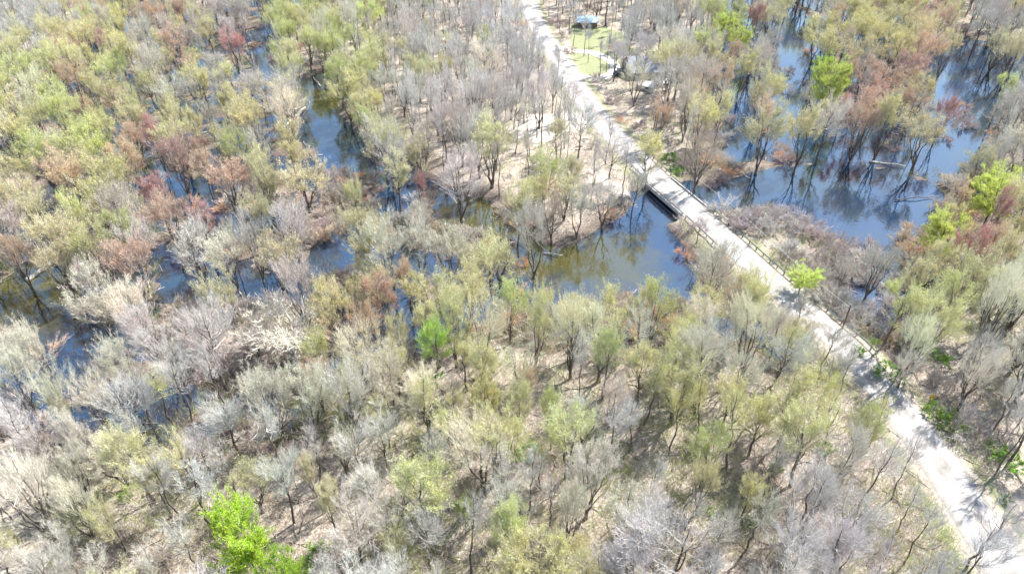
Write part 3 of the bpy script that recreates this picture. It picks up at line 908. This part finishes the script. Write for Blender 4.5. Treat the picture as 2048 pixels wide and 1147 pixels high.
for (x, y, c, h, w) in [(1860, 830, 'b', 2.0, 1.1), (1820, 690, 'b', 2.2, 1.2), (1900, 850, 'b', 2.4, 1.3), (2010, 930, 'b', 2.2, 1.2), (2008, 1005, 'b', 1.4, .8), (1990, 905, 'b', 2, 1.2), (1750, 690, 'b', 1.6, .8),
                       (1340, 320, 'b', 2.4, 1.4), (1352, 345, 'b', 2.2, 1.4), (1285, 282, 'b', 1.6, .8), (760, 590, 'b', 2.6, 1.0), (1770, 750, 'b', 2.2, 1.3), (1715, 712, 'b', 1.8, .9), (1650, 905, 'b', 2.0, .9),
                       (1550, 945, 'b', 1.8, .8), (1030, 905, 'b', 2.0, 1.2), (1060, 910, 'b', 2.2, 1.2), (1412, 1030, 'b', 1.4, .9), (1490, 1050, 'b', 1.6, .9), (705, 165, 'b', 5.0, 1.2), (255, 1000, 'b', 1.6, .9), (1035, 1130, 'b', 1.6, .8),
                       (640, 1120, 'b', 2.6, 1.2), (1125, 78, 'l', 1.6, .8), (1255, 105, 'l', 2.4, 1.3), (1270, 108, 'l', 2.2, 1.2), (860, 768, 'b', 3, 1), (1510, 590, 'l', 2, 1), (1880, 725, 'b', 2.2, 1.1)]:
    X, Y = at(x, y, h * .5); add(X, Y, c, 'bush', h, w * 1.1)

# ---- name, cap and label
NAME = {'vase': 'budding_tree', 'oval': 'blossoming_tree', 'bare': 'bare_tree', 'barevase': 'forked_bare_tree', 'pole': 'slender_bare_tree', 'gnarl': 'gnarled_tree', 'leafy': 'leafy_tree', 'shrub': 'twiggy_shrub', 'bush': 'green_bush'}
CAT = {'shrub': 'shrub', 'bush': 'bush'}
GROUP = {'budding_tree': 'budding trees of the flooded wood', 'blossoming_tree': 'single-trunked budding trees in the wood', 'bare_tree': 'bare grey trees in the wood', 'forked_bare_tree': 'bare many-stemmed trees in the wood',
         'slender_bare_tree': 'slender bare trees in the wood', 'leafy_tree': 'trees already in full leaf', 'twiggy_shrub': 'twiggy shrubs on the banks', 'green_bush': 'small green bushes under the trees'}
PLACES = [
 (60, 60, 'in the top left corner'), (60, 190, 'at left edge below grey wood'), (60, 330, 'at left edge above pale log'), (60, 470, 'behind the big pale log'),
 (50, 650, 'on near bank at left edge'), (60, 790, 'below left river bend, photo edge'), (60, 930, 'at the lower left edge'), (90, 1080, 'in the bottom left corner'),
 (220, 60, 'behind the upper left swamp'), (220, 190, 'in upper left yellow-green stand'), (210, 320, 'left of lower red swamp tree'), (210, 480, 'above the left river bend'),
 (240, 640, 'beside the left river bend'), (240, 780, 'below the left river bend'), (250, 920, 'uphill left of bright green tree'), (280, 1080, 'just left of bright green tree'),
 (380, 60, 'at the back of swamp'), (380, 190, 'in swamp left of channel'), (340, 310, 'beside the red swamp trees'), (370, 440, 'by small blue swamp pool'),
 (410, 570, 'by pools left of gnarled tree'), (420, 700, 'in the left mauve thicket'), (400, 850, 'below the left mauve thicket'), (420, 1000, 'just behind bright green tree'),
 (530, 120, 'at far end of channel'), (540, 250, 'on left bank of channel'), (520, 360, 'in mid swamp below channel'), (540, 500, 'in swamp above gnarled tree'),
 (580, 640, 'around the pale gnarled tree'), (580, 780, 'below the pale gnarled tree'), (590, 930, 'right above bright green tree'), (640, 1080, 'just right of bright green tree'),
 (680, 50, 'at left of grey hillside'), (700, 170, 'on right bank of channel'), (690, 320, 'at foot of the channel'), (700, 460, 'by the mid swamp islands'),
 (740, 600, 'on mid swamp near edge'), (740, 730, 'left of bright lime tree'), (750, 860, 'below the bright lime tree'), (760, 1000, 'in lower middle wood'), (790, 1110, 'at bottom, left of centre'),
 (840, 60, 'on grey hillside near top'), (840, 190, 'on grey hillside above swamp'), (830, 330, 'on left shore of peninsula'), (880, 430, 'on main pool left arm'),
 (900, 570, 'left of the main pool'), (900, 720, 'right of bright lime tree'), (930, 850, 'around the lower golden trees'), (930, 980, 'below the lower golden trees'), (960, 1100, 'at the bottom centre'),
 (980, 60, 'left of road far end'), (980, 190, 'left of the sandy clearing'), (990, 320, 'below the sandy clearing'), (1050, 420, 'on tip of the peninsula'),
 (1070, 560, 'on bank below main pool'), (1080, 700, 'in pale wood below main pool'), (1100, 830, 'right of lower golden trees'), (1110, 960, 'in the centre foreground wood'), (1150, 1100, 'at bottom, right of centre'),
 (1110, 180, 'between sandy clearing and road'), (1150, 330, 'between clearing and bridge'), (1200, 430, 'on bank left of bridge'),
 (1180, 60, 'by the blue-roofed cabin'), (1230, 130, 'by the driveway loop'), (1260, 230, 'across road from sandy clearing'), (1340, 80, 'right of grey-roofed house'), (1330, 20, 'behind cabin and house'),
 (1250, 600, 'on near bank facing bridge'), (1250, 730, 'below near bank facing bridge'), (1260, 870, 'in wood right of centre'), (1290, 1010, 'in lower wood right of centre'), (1350, 1110, 'at bottom, well right of centre'),
 (1370, 230, 'beside road above the bridge'), (1370, 330, 'at bridge far end'), (1420, 540, 'on islet below the bridge'), (1450, 640, 'left of road below islet'), (1420, 770, 'in wood left of road'),
 (1430, 900, 'in green wood left of road'), (1480, 1050, 'by lower right open patch'), (1470, 60, 'around upper right lime trees'), (1470, 180, 'left of the flooded lane'),
 (1530, 290, 'at left of right pool'), (1500, 440, 'in marsh beside the guardrail'), (1600, 520, 'in marsh below right pool'), (1580, 680, 'at left road edge, mid height'), (1600, 830, 'in wood just off road'),
 (1620, 980, 'in foreground wood near road'), (1640, 1100, 'at bottom edge near road'), (1600, 60, 'behind the flooded lane'), (1650, 150, 'around upper right green tree'), (1650, 290, 'behind the right pool'),
 (1740, 60, 'in top right budding wood'), (1760, 180, 'right of upper right green tree'), (1790, 290, 'behind right pool, right half'), (1720, 540, 'at right end of marsh'),
 (1720, 680, 'just right of road, mid height'), (1700, 880, 'at left road edge, foreground'), (1780, 1010, 'left of road near bottom'), (1850, 1110, 'in bottom right by road'), (1880, 60, 'near the top right corner'),
 (1990, 60, 'in the top right corner'), (1890, 160, 'by the small far pool'), (1900, 280, 'between right and far pools'), (1980, 220, 'at right edge, upper part'), (1870, 450, 'on right shore of right pool'),
 (1980, 400, 'at edge beside right pool'), (1860, 580, 'in wood right of marsh'), (1980, 560, 'at edge above open slope'), (1850, 740, 'between road and open slope'), (1980, 720, 'on the right open slope'),
 (1930, 870, 'by the warning sign'), (2010, 960, 'in lower right edge thicket'), (1450, 350, 'on bank behind the bridge'),
]
ORD = ['', 'first', 'second', 'third', 'fourth', 'fifth', 'sixth', 'seventh', 'eighth', 'ninth', 'tenth', 'eleventh', 'twelfth', 'thirteenth', 'fourteenth']
FORMWORD = {'vase': 'many-stemmed tree', 'oval': 'single-trunked tree', 'bare': 'tree', 'barevase': 'forking tree', 'pole': 'pole-like tree', 'gnarl': 'gnarled tree', 'leafy': 'dense leafy tree', 'shrub': 'twiggy shrub', 'bush': 'leafy bush'}
for t in trees:
    if t['z'] is None:
        t['z'] = max(ground_z(t['X'], t['Y']), -0.5)
    f = 0.6
    t['px'] = px(t['X'], t['Y'], t['z'] + t['h'] * f)
    t['name'] = NAME[t['form']]
    t['size'] = t['h'] / t['px'][2]
byname = {}
for t in trees: byname.setdefault(t['name'], []).append(t)
rest = []
for n_, L in byname.items():
    L.sort(key=lambda t: -t['size'])
    rest += [t for t in L[300:]]
    byname[n_] = L[:300]
    print('KIND', n_, len(L))
keep = [t for L in byname.values() for t in L]
# labels
groups = {}
for t in keep:
    a, b, _ = t['px']
    pl = min(PLACES, key=lambda p: (p[0] - a) ** 2 + ((p[1] - b) * 1.2) ** 2)[2]
    adj = ADJ[t['c']]
    fw = FORMWORD[t['form']]
    if t['form'] in ('bare', 'barevase', 'pole') and t['c'] in 'wp': adj = 'bare ' + adj
    t['core'] = (adj + ' ' + fw, pl)
    groups.setdefault(t['core'], []).append(t)
def seq(L, tail):
    L.sort(key=lambda t: t['px'][0])
    n_ = len(L)
    for i, t in enumerate(L):
        if n_ == 1: w = ''
        elif n_ == 2: w = ['left one', 'right one'][i]
        elif i == 0: w = 'leftmost'
        elif i == n_ - 1: w = 'rightmost'
        else: w = '%s from left' % ORD[min(i + 1, 14)]
        bits = [x for x in (tail, w) if x]
        t['label'] = ' '.join(t['core']) + (', ' if bits else '') + ' '.join(bits)
for (what, pl), L in groups.items():
    L.sort(key=lambda t: t['px'][1])
    n_ = len(L)
    if n_ <= 5: seq(L, '')
    elif n_ <= 12:
        seq(L[:n_ // 2], 'back row'); seq(L[n_ // 2:], 'front row')
    else:
        a, b = n_ // 3, 2 * n_ // 3
        seq(L[:a], 'back row'); seq(L[a:b], 'middle row'); seq(L[b:], 'front row')
R3 = random.Random(5)
CELL = np.array([[np.mean([COL[c] for c in cell], axis=0) for cell in row] for row in GRID])
def local_col(a, b):
    gx = min(max(a / 128 - .5, 0), 14.999); gy = min(max(b / 128 - .5, 0), 7.999)
    i, j = int(gy), int(gx); fy, fx = gy - i, gx - j
    return (CELL[i, j] * (1 - fx) + CELL[i, j + 1] * fx) * (1 - fy) + (CELL[i + 1, j] * (1 - fx) + CELL[i + 1, j + 1] * fx) * fy
def tree_col(t):
    if t['form'] in ('leafy', 'gnarl') or t['pick']: return COL[t['c']]
    if t['form'] == 'bush': return (.24, .42, .08) if t['c'] == 'b' else COL['l']
    m = local_col(t['px'][0], t['px'][1])
    return tuple(0.68 * x + 0.32 * y for x, y in zip(COL[t['c']], m))
for t in keep:
    tm, cm = R3.choice(PROTO[t['form'] + '_near'] if t['form'] + '_near' in PROTO and t['px'][2] < 112 else PROTO[t['form']])
    root = empty(t['name'], (t['X'], t['Y'], t['z'] - 0.05), R3.uniform(0, 6.28))
    nat = FORMH.get(t['form'], 18.0)
    s = t['h'] / nat
    root.scale = (s * t['w'] * R3.uniform(.85, 1.15), s * t['w'] * R3.uniform(.85, 1.15), s)
    lean = 0.055 if t['form'] not in ('pole',) else 0.07
    root.rotation_euler = (R3.uniform(-lean, lean), R3.uniform(-lean, lean), R3.uniform(0, 6.28))
    cat = CAT.get(t['form'], 'tree')
    tag(root, t['label'], cat, GROUP.get(t['name']))
    a = bpy.data.objects.new('stems' if cat != 'tree' else 'trunk', tm); a.parent = root; C.objects.link(a)
    b = bpy.data.objects.new('crown' if cat == 'tree' else 'twigs', cm); b.parent = root; C.objects.link(b)
    c0 = tree_col(t)
    v = R3.uniform(0.85, 1.12)
    b.color = tuple(min(0.9, x * v * R3.uniform(.97, 1.03)) for x in c0) + (1,)

# ------------------------------------------------------------------ merged masses: the rest, woods beyond the frame, underbrush
def lod(seed, form):
    args = {'tree': (18, 4.9, 11.4, 6.2, 'vase', 46, 9, 2.0, .085, 0, .2), 'slim': (18, 2.6, 12.2, 5.8, 'pole', 24, 8, 1.9, .075, 0, .2)}[form]
    r = make_tree(seed, *args)
    out = []
    for mb in r:
        v = np.array(mb.v, float)
        tri = []
        for f in mb.f:
            for k in range(1, len(f) - 1): tri.append((f[0], f[k], f[k + 1]))
        out.append((v, np.array(tri)))
    return out
LODS = {'tree': [lod(s, 'tree') for s in (201, 202, 203)], 'slim': [lod(s, 'slim') for s in (211, 212)]}
def merged(name, items, mat, label, cat):
    """items: (verts, tris, X, Y, Z, scale_xy, scale_z, angle, colour)"""
    V, T, K = [], [], []
    k = 0
    for v, tr, X, Y, Z, sx, sz, a, c in items:
        ca, sa = math.cos(a), math.sin(a)
        w = np.column_stack([(v[:, 0] * ca - v[:, 1] * sa) * sx + X, (v[:, 0] * sa + v[:, 1] * ca) * sx + Y, v[:, 2] * sz + Z])
        V.append(w); T.append(tr + k); k += len(v)
        K.append(np.tile(np.array([*c, 1.0]), (len(v), 1)))
    V = np.concatenate(V); T = np.concatenate(T); K = np.concatenate(K).astype(np.float32)
    me = bpy.data.meshes.new(name)
    me.vertices.add(len(V)); me.vertices.foreach_set('co', V.ravel())
    me.loops.add(T.size); me.loops.foreach_set('vertex_index', T.ravel())
    me.polygons.add(len(T)); me.polygons.foreach_set('loop_start', np.arange(0, T.size, 3)); me.polygons.foreach_set('loop_total', np.full(len(T), 3))
    me.update(calc_edges=True)
    at_ = me.color_attributes.new('tint', 'FLOAT_COLOR', 'POINT'); at_.data.foreach_set('color', K.ravel())
    me.materials.append(mat)
    o = bpy.data.objects.new(name, me); C.objects.link(o)
    tag(o, label, cat, kind='stuff')
    return o
R4 = random.Random(9)
items = []
def tree_items(X, Y, Z, h, w, c, slim):
    (tv, tt), (cv, ct) = R4.choice(LODS['slim' if slim else 'tree'])
    a = R4.uniform(0, 6.28); s = h / 18
    items.append((tv, tt, X, Y, Z, s * w, s, a, (0.2, 0.17, 0.15)))
    items.append((cv, ct, X, Y, Z, s * w, s, a, c))
def lod_of(me):
    v = np.empty(len(me.vertices) * 3); me.vertices.foreach_get('co', v)
    me.calc_loop_triangles(); k = np.empty(len(me.loop_triangles) * 3, dtype=np.int32); me.loop_triangles.foreach_get('vertices', k)
    return v.reshape(-1, 3), k.reshape(-1, 3)
SHL = [lod_of(p[1]) for p in PROTO['shrub']]
shr = []
for t in [t for t in rest if t['form'] == 'shrub']:
    v_, k_ = R4.choice(SHL); s_ = t['h'] / 2.6
    shr.append((v_, k_, t['X'], t['Y'], t['z'], s_ * t['w'], s_, R4.uniform(0, 6.28), COL[t['c']]))
if shr: merged('shrub_thicket', shr, M_TINT, 'tangled mauve thicket of small far shrubs along the banks', 'thicket')
rest = [t for t in rest if t['form'] not in ('shrub', 'bush')]
for t in rest:
    tree_items(t['X'], t['Y'], t['z'], t['h'], t['w'], tree_col(t), t['form'] == 'pole')
print('REST', len(rest))
# woods around the picture
cnt = 0
pts = [(R4.uniform(-420, 420), R4.uniform(-20, 560)) for _ in range(5200)]
Hh2, Ll2, Oo2, Rd2 = terrain(np.array(pts))
for i, (X, Y) in enumerate(pts):
    a, b, dep = px(X, Y, 10) if Y > 5 else (9999, 9999, 1)
    if -110 < a < 2160 and -60 < b < 1290: continue
    if Rd2[i] < 6 or near(X, Y, 6.5): continue
    if abs(X) > 300 + Y * 0.3: continue
    put(X, Y, 6.5); cnt += 1
    tree_items(X, Y, 0.4, R4.uniform(13, 18), R4.uniform(.9, 1.2), COL[R4.choice('ggnywwyko')], R4.random() < .25)
print('WOODS', cnt)
merged('distant_woods', items, M_TINT, 'hazy mass of bare and budding woodland running on beyond the far edge', 'woodland')

# underbrush: tufts of low twigs, dead grass and seedlings
def tuft(seed, n, L, w, spread):
    r = random.Random(seed); mb = MB()
    for i in range(n):
        d = Vector((r.gauss(0, .5), r.gauss(0, .5), 1.0)).normalized()
        p = Vector((r.gauss(0, spread), r.gauss(0, spread), -0.1))
        q, e = blade(mb, p, d, L * r.uniform(.5, 1.3), w, r, bend=.6, up=-0.2)
        for z in range(2):
            blade(mb, q.lerp(e, r.random()), (d + rvec(r)).normalized(), L * .4, w * .7, r, bend=.5)
    v = np.array(mb.v); tri = []
    for f in mb.f:
        for k in range(1, len(f) - 1): tri.append((f[0], f[k], f[k + 1]))
    return v, np.array(tri)
TUFT = [tuft(i, 12, 1.0, .035, .45) for i in range(4)] + [tuft(10 + i, 5, 2.6, .04, .3) for i in range(2)]
items2 = []
for _ in range(66000):
    Y = 30 + 300 * R4.random() ** 1.5; X = R4.uniform(-1, 1) * (20 + Y * .80)
    items2.append((X, Y))
P2 = np.array(items2)
h2, l2, o2, r2 = terrain(P2)
lawn = sdist(P2, LAWN); sandd = sdist(P2, SAND)
pnoise = fbm(P2[:, 0], P2[:, 1], 14)
out = []
for i, (X, Y) in enumerate(items2):
    if h2[i] < (-0.05 if o2[i] > -2 else -0.3) or r2[i] < 4.6 or lawn[i] > -1 or sandd[i] > -1: continue
    if pnoise[i] < -0.25 and R4.random() < .6: continue
    tv, tt = R4.choice(TUFT + TUFT[4:] if Y < 130 else TUFT)
    g = R4.random()
    if g < 0.22 + pnoise[i] * 0.8: c = (0.42, 0.50, 0.18)
    elif g < .5: c = (0.62, 0.52, 0.42)
    elif h2[i] < 0.6 and g < .9: c = (0.36, 0.29, 0.29)
    elif g < .8: c = (0.50, 0.45, 0.43)
    else: c = (0.24, 0.20, 0.17)
    s = R4.uniform(.6, 1.3)
    out.append((tv, tt, X, Y, max(float(h2[i]), -.15), s, s, R4.uniform(0, 6.28), c))
def stick(seed):
    r = random.Random(seed); mb = MB()
    L = r.uniform(1.5, 5)
    pts = curve((-L / 2, 0, .12), (L / 2, 0, .2), 4, 0, r, .05)
    mb.tube(pts, [.09, .08, .06, .05, .03], 4)
    for q in range(3):
        p = pts[r.choice([1, 2, 3])]; e = p + Vector((r.uniform(.3, .9), r.uniform(-.8, .8), r.uniform(0, .5)))
        mb.tube([p, e], [.04, .015], 3)
    v = np.array(mb.v); tri = []
    for f in mb.f:
        for k in range(1, len(f) - 1): tri.append((f[0], f[k], f[k + 1]))
    return v, np.array(tri)
STICK = [stick(i) for i in range(8)]
for i, (X, Y) in enumerate(items2[:9000]):
    if h2[i] < -0.1 or r2[i] < 4.4 or lawn[i] > -1 or R4.random() < .45: continue
    tv, tt = R4.choice(STICK)
    c = R4.choice([(.16, .13, .11), (.3, .27, .24), (.66, .62, .56), (.5, .45, .4)])
    out.append((tv, tt, X + 1, Y + .7, max(float(h2[i]), 0), 1.0, 1.0, R4.uniform(0, 6.28), c))
print('TUFTS', len(out))
merged('underbrush', out, M_TINT, 'low tangle of twigs, seedlings and dead grass covering the forest floor', 'undergrowth')

# ------------------------------------------------------------------ buildings by the driveway
M_ROOFG = simple('grey_shingles', (0.22, 0.225, 0.25), (0.34, 0.345, 0.375), 5, 0.9, bmp=.3)
M_ROOFB = simple('blue_grey_metal_roof', (0.28, 0.40, 0.48), (0.45, 0.56, 0.63), 1.0, 0.45, 0.5)
M_SIDING = simple('grey_siding', (0.42, 0.41, 0.40), (0.55, 0.54, 0.52), 2.0)
M_WHITE = simple('white_paint', (0.62, 0.62, 0.61), (0.72, 0.72, 0.71), 2.0, 0.5)
M_GLASS = simple('window_glass', (0.03, 0.04, 0.05), (0.06, 0.07, 0.09), 2.0, 0.1, 0.6)
M_BROWN = simple('brown_boards', (0.16, 0.11, 0.08), (0.26, 0.19, 0.14), 3.0)
def house(name, x, y, w, d, wall_h, roof_h, rz, mr, mw, label, cat, chimney=False):
    X, Y = at(x, y)
    z = max(ground_z(X, Y), 0.2)
    r = empty(name, (X, Y, z), rz); tag(r, label, cat)
    mb = MB(); mb.box((0, 0, wall_h / 2 - .3), (w, d, wall_h + .6))
    k = len(mb.v)
    for sx in (-w / 2 + .002, w / 2 - .002):
        k = len(mb.v)
        mb.v += [(sx, -d / 2, wall_h), (sx, d / 2, wall_h), (sx, 0, wall_h + roof_h * .93)]
        mb.f.append((k, k + 1, k + 2)); mb.m.append(0)
    wall = mb.obj('wall', mw, r)
    mb = MB(); o = .5; t = .14
    for s in (-1, 1):
        sl = roof_h / (d / 2)
        a = (0, wall_h + roof_h); b = (s * (d / 2 + o), wall_h - o * sl)
        vs_ = [(-w / 2 - o, a[0], a[1]), (w / 2 + o, a[0], a[1]), (w / 2 + o, b[0], b[1]), (-w / 2 - o, b[0], b[1])]
        k = len(mb.v)
        mb.v += vs_ + [(p[0], p[1], p[2] + t) for p in vs_]
        for q in ((0, 3, 2, 1), (4, 5, 6, 7), (0, 1, 5, 4), (1, 2, 6, 5), (2, 3, 7, 6), (3, 0, 4, 7)):
            mb.f.append(tuple(k + i for i in q)); mb.m.append(0)
    roof = mb.obj('roof', mr, r)
    if chimney:
        mb = MB(); mb.box((w * .2, .6, wall_h + roof_h + .3), (.8, .8, 1.8)); mb.obj('chimney', M_BROWN, roof)
    n = max(1, int(w / 4))
    for i in range(n):
        xx = -w / 2 + w * (i + .5) / n
        if n > 1 and i == n // 2:
            mb = MB(); mb.box((xx, -d / 2 - .03, 1.05), (1.0, .08, 2.1)); mb.obj('door', M_BROWN, r)
        else:
            mb = MB(); mb.box((xx, -d / 2 - .02, wall_h * .58), (1.3, .08, 1.0)); wd = mb.obj('window', M_WHITE, r)
            mb = MB(); mb.box((xx, -d / 2 - .05, wall_h * .58), (1.1, .06, .8)); mb.obj('pane', M_GLASS, wd)
    return r
house('house', 1288, 152, 12, 12, 2.5, 3.2, 0.12, M_ROOFG, M_SIDING, 'single-storey house with wide grey roof beside the driveway', 'house', True)
house('cabin', 1174, 58, 7.5, 4.6, 2.3, 1.5, -0.03, M_ROOFB, M_BROWN, 'small cabin with blue-grey metal roof on the lawn', 'cabin')
house('shed', 1294, 186, 4.2, 3.0, 1.7, .8, -0.5, M_WHITE, M_SIDING, 'low shed with bright white roof in front of the grey-roofed house', 'shed')
house('shed', 1325, 178, 3.0, 2.4, 1.6, .7, 0.1, M_WHITE, M_SIDING, 'small pale shed standing alone right of the grey-roofed house', 'shed')
# parked dark car by the driveway
X, Y = at(1238, 158)
car = empty('parked_car', (X, Y, max(ground_z(X, Y), 0.2) + 0.1), 0.5); tag(car, 'dark car parked at the bend of the pale driveway', 'car')
M_CAR = simple('dark_car_paint', (0.03, 0.035, 0.05), (0.05, 0.055, 0.07), 1, 0.3, 0.5)
M_TYRE = simple('tyre_rubber', (0.02, 0.02, 0.02), (0.03, 0.03, 0.03), 3)
def extrude_profile(mb, prof, w0, w1=None):
    k = len(mb.v); n = len(prof)
    for s in (-1, 1):
        for (x, z, ww) in prof: mb.v.append((x, s * ww / 2, z))
    for i in range(n):
        j = (i + 1) % n
        mb.f.append((k + i, k + j, k + n + j, k + n + i)); mb.m.append(0)
    mb.f.append(tuple(k + i for i in range(n - 1, -1, -1))); mb.m.append(0)
    mb.f.append(tuple(k + n + i for i in range(n))); mb.m.append(0)
mb = MB(); extrude_profile(mb, [(-2.2, .35, 1.7), (2.2, .35, 1.7), (2.25, .7, 1.75), (2.0, .92, 1.7), (1.0, 1.0, 1.7), (-1.6, 1.02, 1.7), (-2.2, .95, 1.7)], 1.75); mb.obj('body', M_CAR, car)
mb = MB(); extrude_profile(mb, [(-1.9, 1.0, 1.55), (1.0, 1.0, 1.55), (.35, 1.48, 1.3), (-1.35, 1.5, 1.3)], 1.5); mb.obj('windows', M_GLASS, car)
mb = MB(); mb.box((-.5, 0, 1.52), (1.6, 1.28, .05)); mb.obj('roof', M_CAR, car)
for sx in (-1.35, 1.4):
    for sy in (-.85, .85):
        mb = MB(); mb.tube([(sx, sy - .1, .33), (sx, sy + .1, .33)], [.33, .33], 12); mb.obj('wheel', M_TYRE, car)

# ------------------------------------------------------------------ warning sign, barrel, logs, cable and poles
X, Y = at(1857, 808, 1.5)
z = ground_z(X, Y)
sg = empty('warning_sign', (X, Y, z), 0.1); tag(sg, 'orange-yellow diamond warning sign with black arrow right of the road', 'road sign')
M_YEL = simple('sign_yellow', (0.75, 0.36, 0.02), (0.82, 0.42, 0.03), 2, 0.5)
M_BLK = simple('sign_black', (0.015, 0.015, 0.015), (0.02, 0.02, 0.02), 2, 0.5)
mb = MB(); mb.box((0, .05, 1.1), (.09, .06, 2.6)); mb.obj('post', M_POST, sg)
mb = MB(); k = .62
mb.v += [(-k, 0, 2), (0, 0, 2 - k), (k, 0, 2), (0, 0, 2 + k), (-k, .015, 2), (0, .015, 2 - k), (k, .015, 2), (0, .015, 2 + k)]
mb.f += [(0, 1, 2, 3), (7, 6, 5, 4), (0, 4, 5, 1), (1, 5, 6, 2), (2, 6, 7, 3), (3, 7, 4, 0)]; mb.m += [0] * 6
plate = mb.obj('panel', M_YEL, sg)
mb = MB(); yy = -.006
mb.v += [(-.4, yy, 2), (-.2, yy, 1.84), (-.2, yy, 1.95), (.4, yy, 1.95), (.4, yy, 2.05), (-.2, yy, 2.05), (-.2, yy, 2.16)]
mb.f.append(tuple(range(7))); mb.m.append(0); mb.obj('arrow', M_BLK, plate)
X, Y = at(2024, 634, .4)
M_BLUE = simple('blue_plastic', (0.02, 0.10, 0.40), (0.03, 0.14, 0.48), 2, 0.4)
mb = MB(); mb.tube([(0, 0, 0), (0, 0, .08), (0, 0, .3), (0, 0, .33), (0, 0, .6), (0, 0, .63), (0, 0, .84), (0, 0, .9)], [.27, .29, .29, .31, .31, .29, .29, .26], 16)
o = mb.obj('blue_barrel', M_BLUE); o.location = (X, Y, ground_z(X, Y)); tag(o, 'small blue barrel on the open slope at the right edge', 'barrel')

def log(x0, y0, x1, y1, r0, label, z0=.25, z1=.45, stubs=3, seed=1):
    r = random.Random(seed)
    A = Vector((*at(x0, y0, z0), z0)); B = Vector((*at(x1, y1, z1), z1))
    root = empty('fallen_log', A); tag(root, label, 'log')
    pts = [p - A for p in curve(A, B, 7, 0, r, .025)]
    mb = MB(); mb.tube(pts, [r0 * (1 - .55 * i / 7) for i in range(8)], 8); mb.obj('trunk', M_BARK if 'dark' in label[:5] else M_PALEBARK, root, True)
    for i in range(stubs):
        p = pts[r.choice([2, 3, 4, 5, 6])]; d = (rvec(r) + Vector((0, 0, .8))).normalized()
        mb = MB(); mb.tube([p, p + d * r0 * 2.2, p + d * r0 * 4 + rvec(r) * .2], [r0 * .4, r0 * .28, r0 * .1], 5); mb.obj('branch', M_PALEBARK, root, True)
log(54, 560, 127, 506, .55, 'large pale fallen log lying across the dark water at the left', seed=4)
log(1055, 462, 1092, 502, .13, 'thin pale log slanting into the main pool by the peninsula tip', seed=5)
log(1085, 505, 1125, 510, .12, 'thin pale stick floating in the main pool', stubs=1, seed=6)
log(627, 155, 641, 172, .22, 'short white log in the far channel', stubs=1, seed=7)
log(1738, 322, 1812, 332, .25, 'long pale log along the far shore of the right pool', seed=8)
log(1470, 435, 1510, 470, .12, 'thin log in the mauve marsh beside the road', seed=9)
log(735, 805, 775, 812, .3, 'grey fallen trunk on the ground below the bright lime tree', z0=1.0, z1=1.2, seed=10)
log(1400, 300, 1450, 330, .2, 'grey log on the dark bank behind the bridge', z0=.8, z1=.8, seed=11)
log(1795, 735, 1818, 745, .3, 'fallen trunk beside the right road edge', z0=1.1, z1=1.3, seed=12)
log(1790, 400, 1870, 392, .16, 'dark fallen tree reaching into the right pool', seed=13)
log(610, 215, 560, 262, .3, 'leaning pale trunk on the left bank of the far channel', z0=.3, z1=3, seed=14)
log(840, 262, 720, 300, .28, 'toppled tree lying into the foot of the far channel', z0=1.5, z1=.2, stubs=6, seed=15)
M_CABLE = simple('cable', (0.45, 0.44, 0.42), (0.6, 0.59, 0.57), 2, 0.5)
cp = [(1392, 355, 6.2), (1462, 408, 4.8), (1612, 545, 4.8), (1700, 615, 6.2)]
P3_ = [Vector((*at(a, b, c), c)) for a, b, c in cp]
seg = []
for a, b, s in ((P3_[0], P3_[1], 0), (P3_[1], P3_[2], 0), (P3_[2], P3_[3], 0)):
    for i in range(10): seg.append(a.lerp(b, i / 10))
seg.append(P3_[3])
for p_, lab in ((P3_[0], 'wooden utility pole at the end of the bridge, right of the road'), (P3_[3], 'wooden utility pole standing at the right edge of the marsh')):
    zz = ground_z(p_.x, p_.y)
    pl = empty('utility_pole', (p_.x, p_.y, zz)); tag(pl, lab, 'utility pole')
    mb = MB(); mb.tube([(0, 0, -.5), (0, 0, 6.9 - zz)], [.16, .11], 8); mb.obj('pole', M_BARK, pl, True)
    mb = MB(); mb.box((0, 0, 6.3 - zz), (.9, .1, .1), .5); mb.obj('crossarm', M_POST, pl)
mb = MB(); mb.tube(seg, [.035] * len(seg), 5); o = mb.obj('overhead_cable', M_CABLE); tag(o, 'thin pale cable strung beside the bridge and the guardrail', 'cable')
print('OBJECTS', len(bpy.data.objects), 'TREES', len(keep), 'SHRUBS', ns)
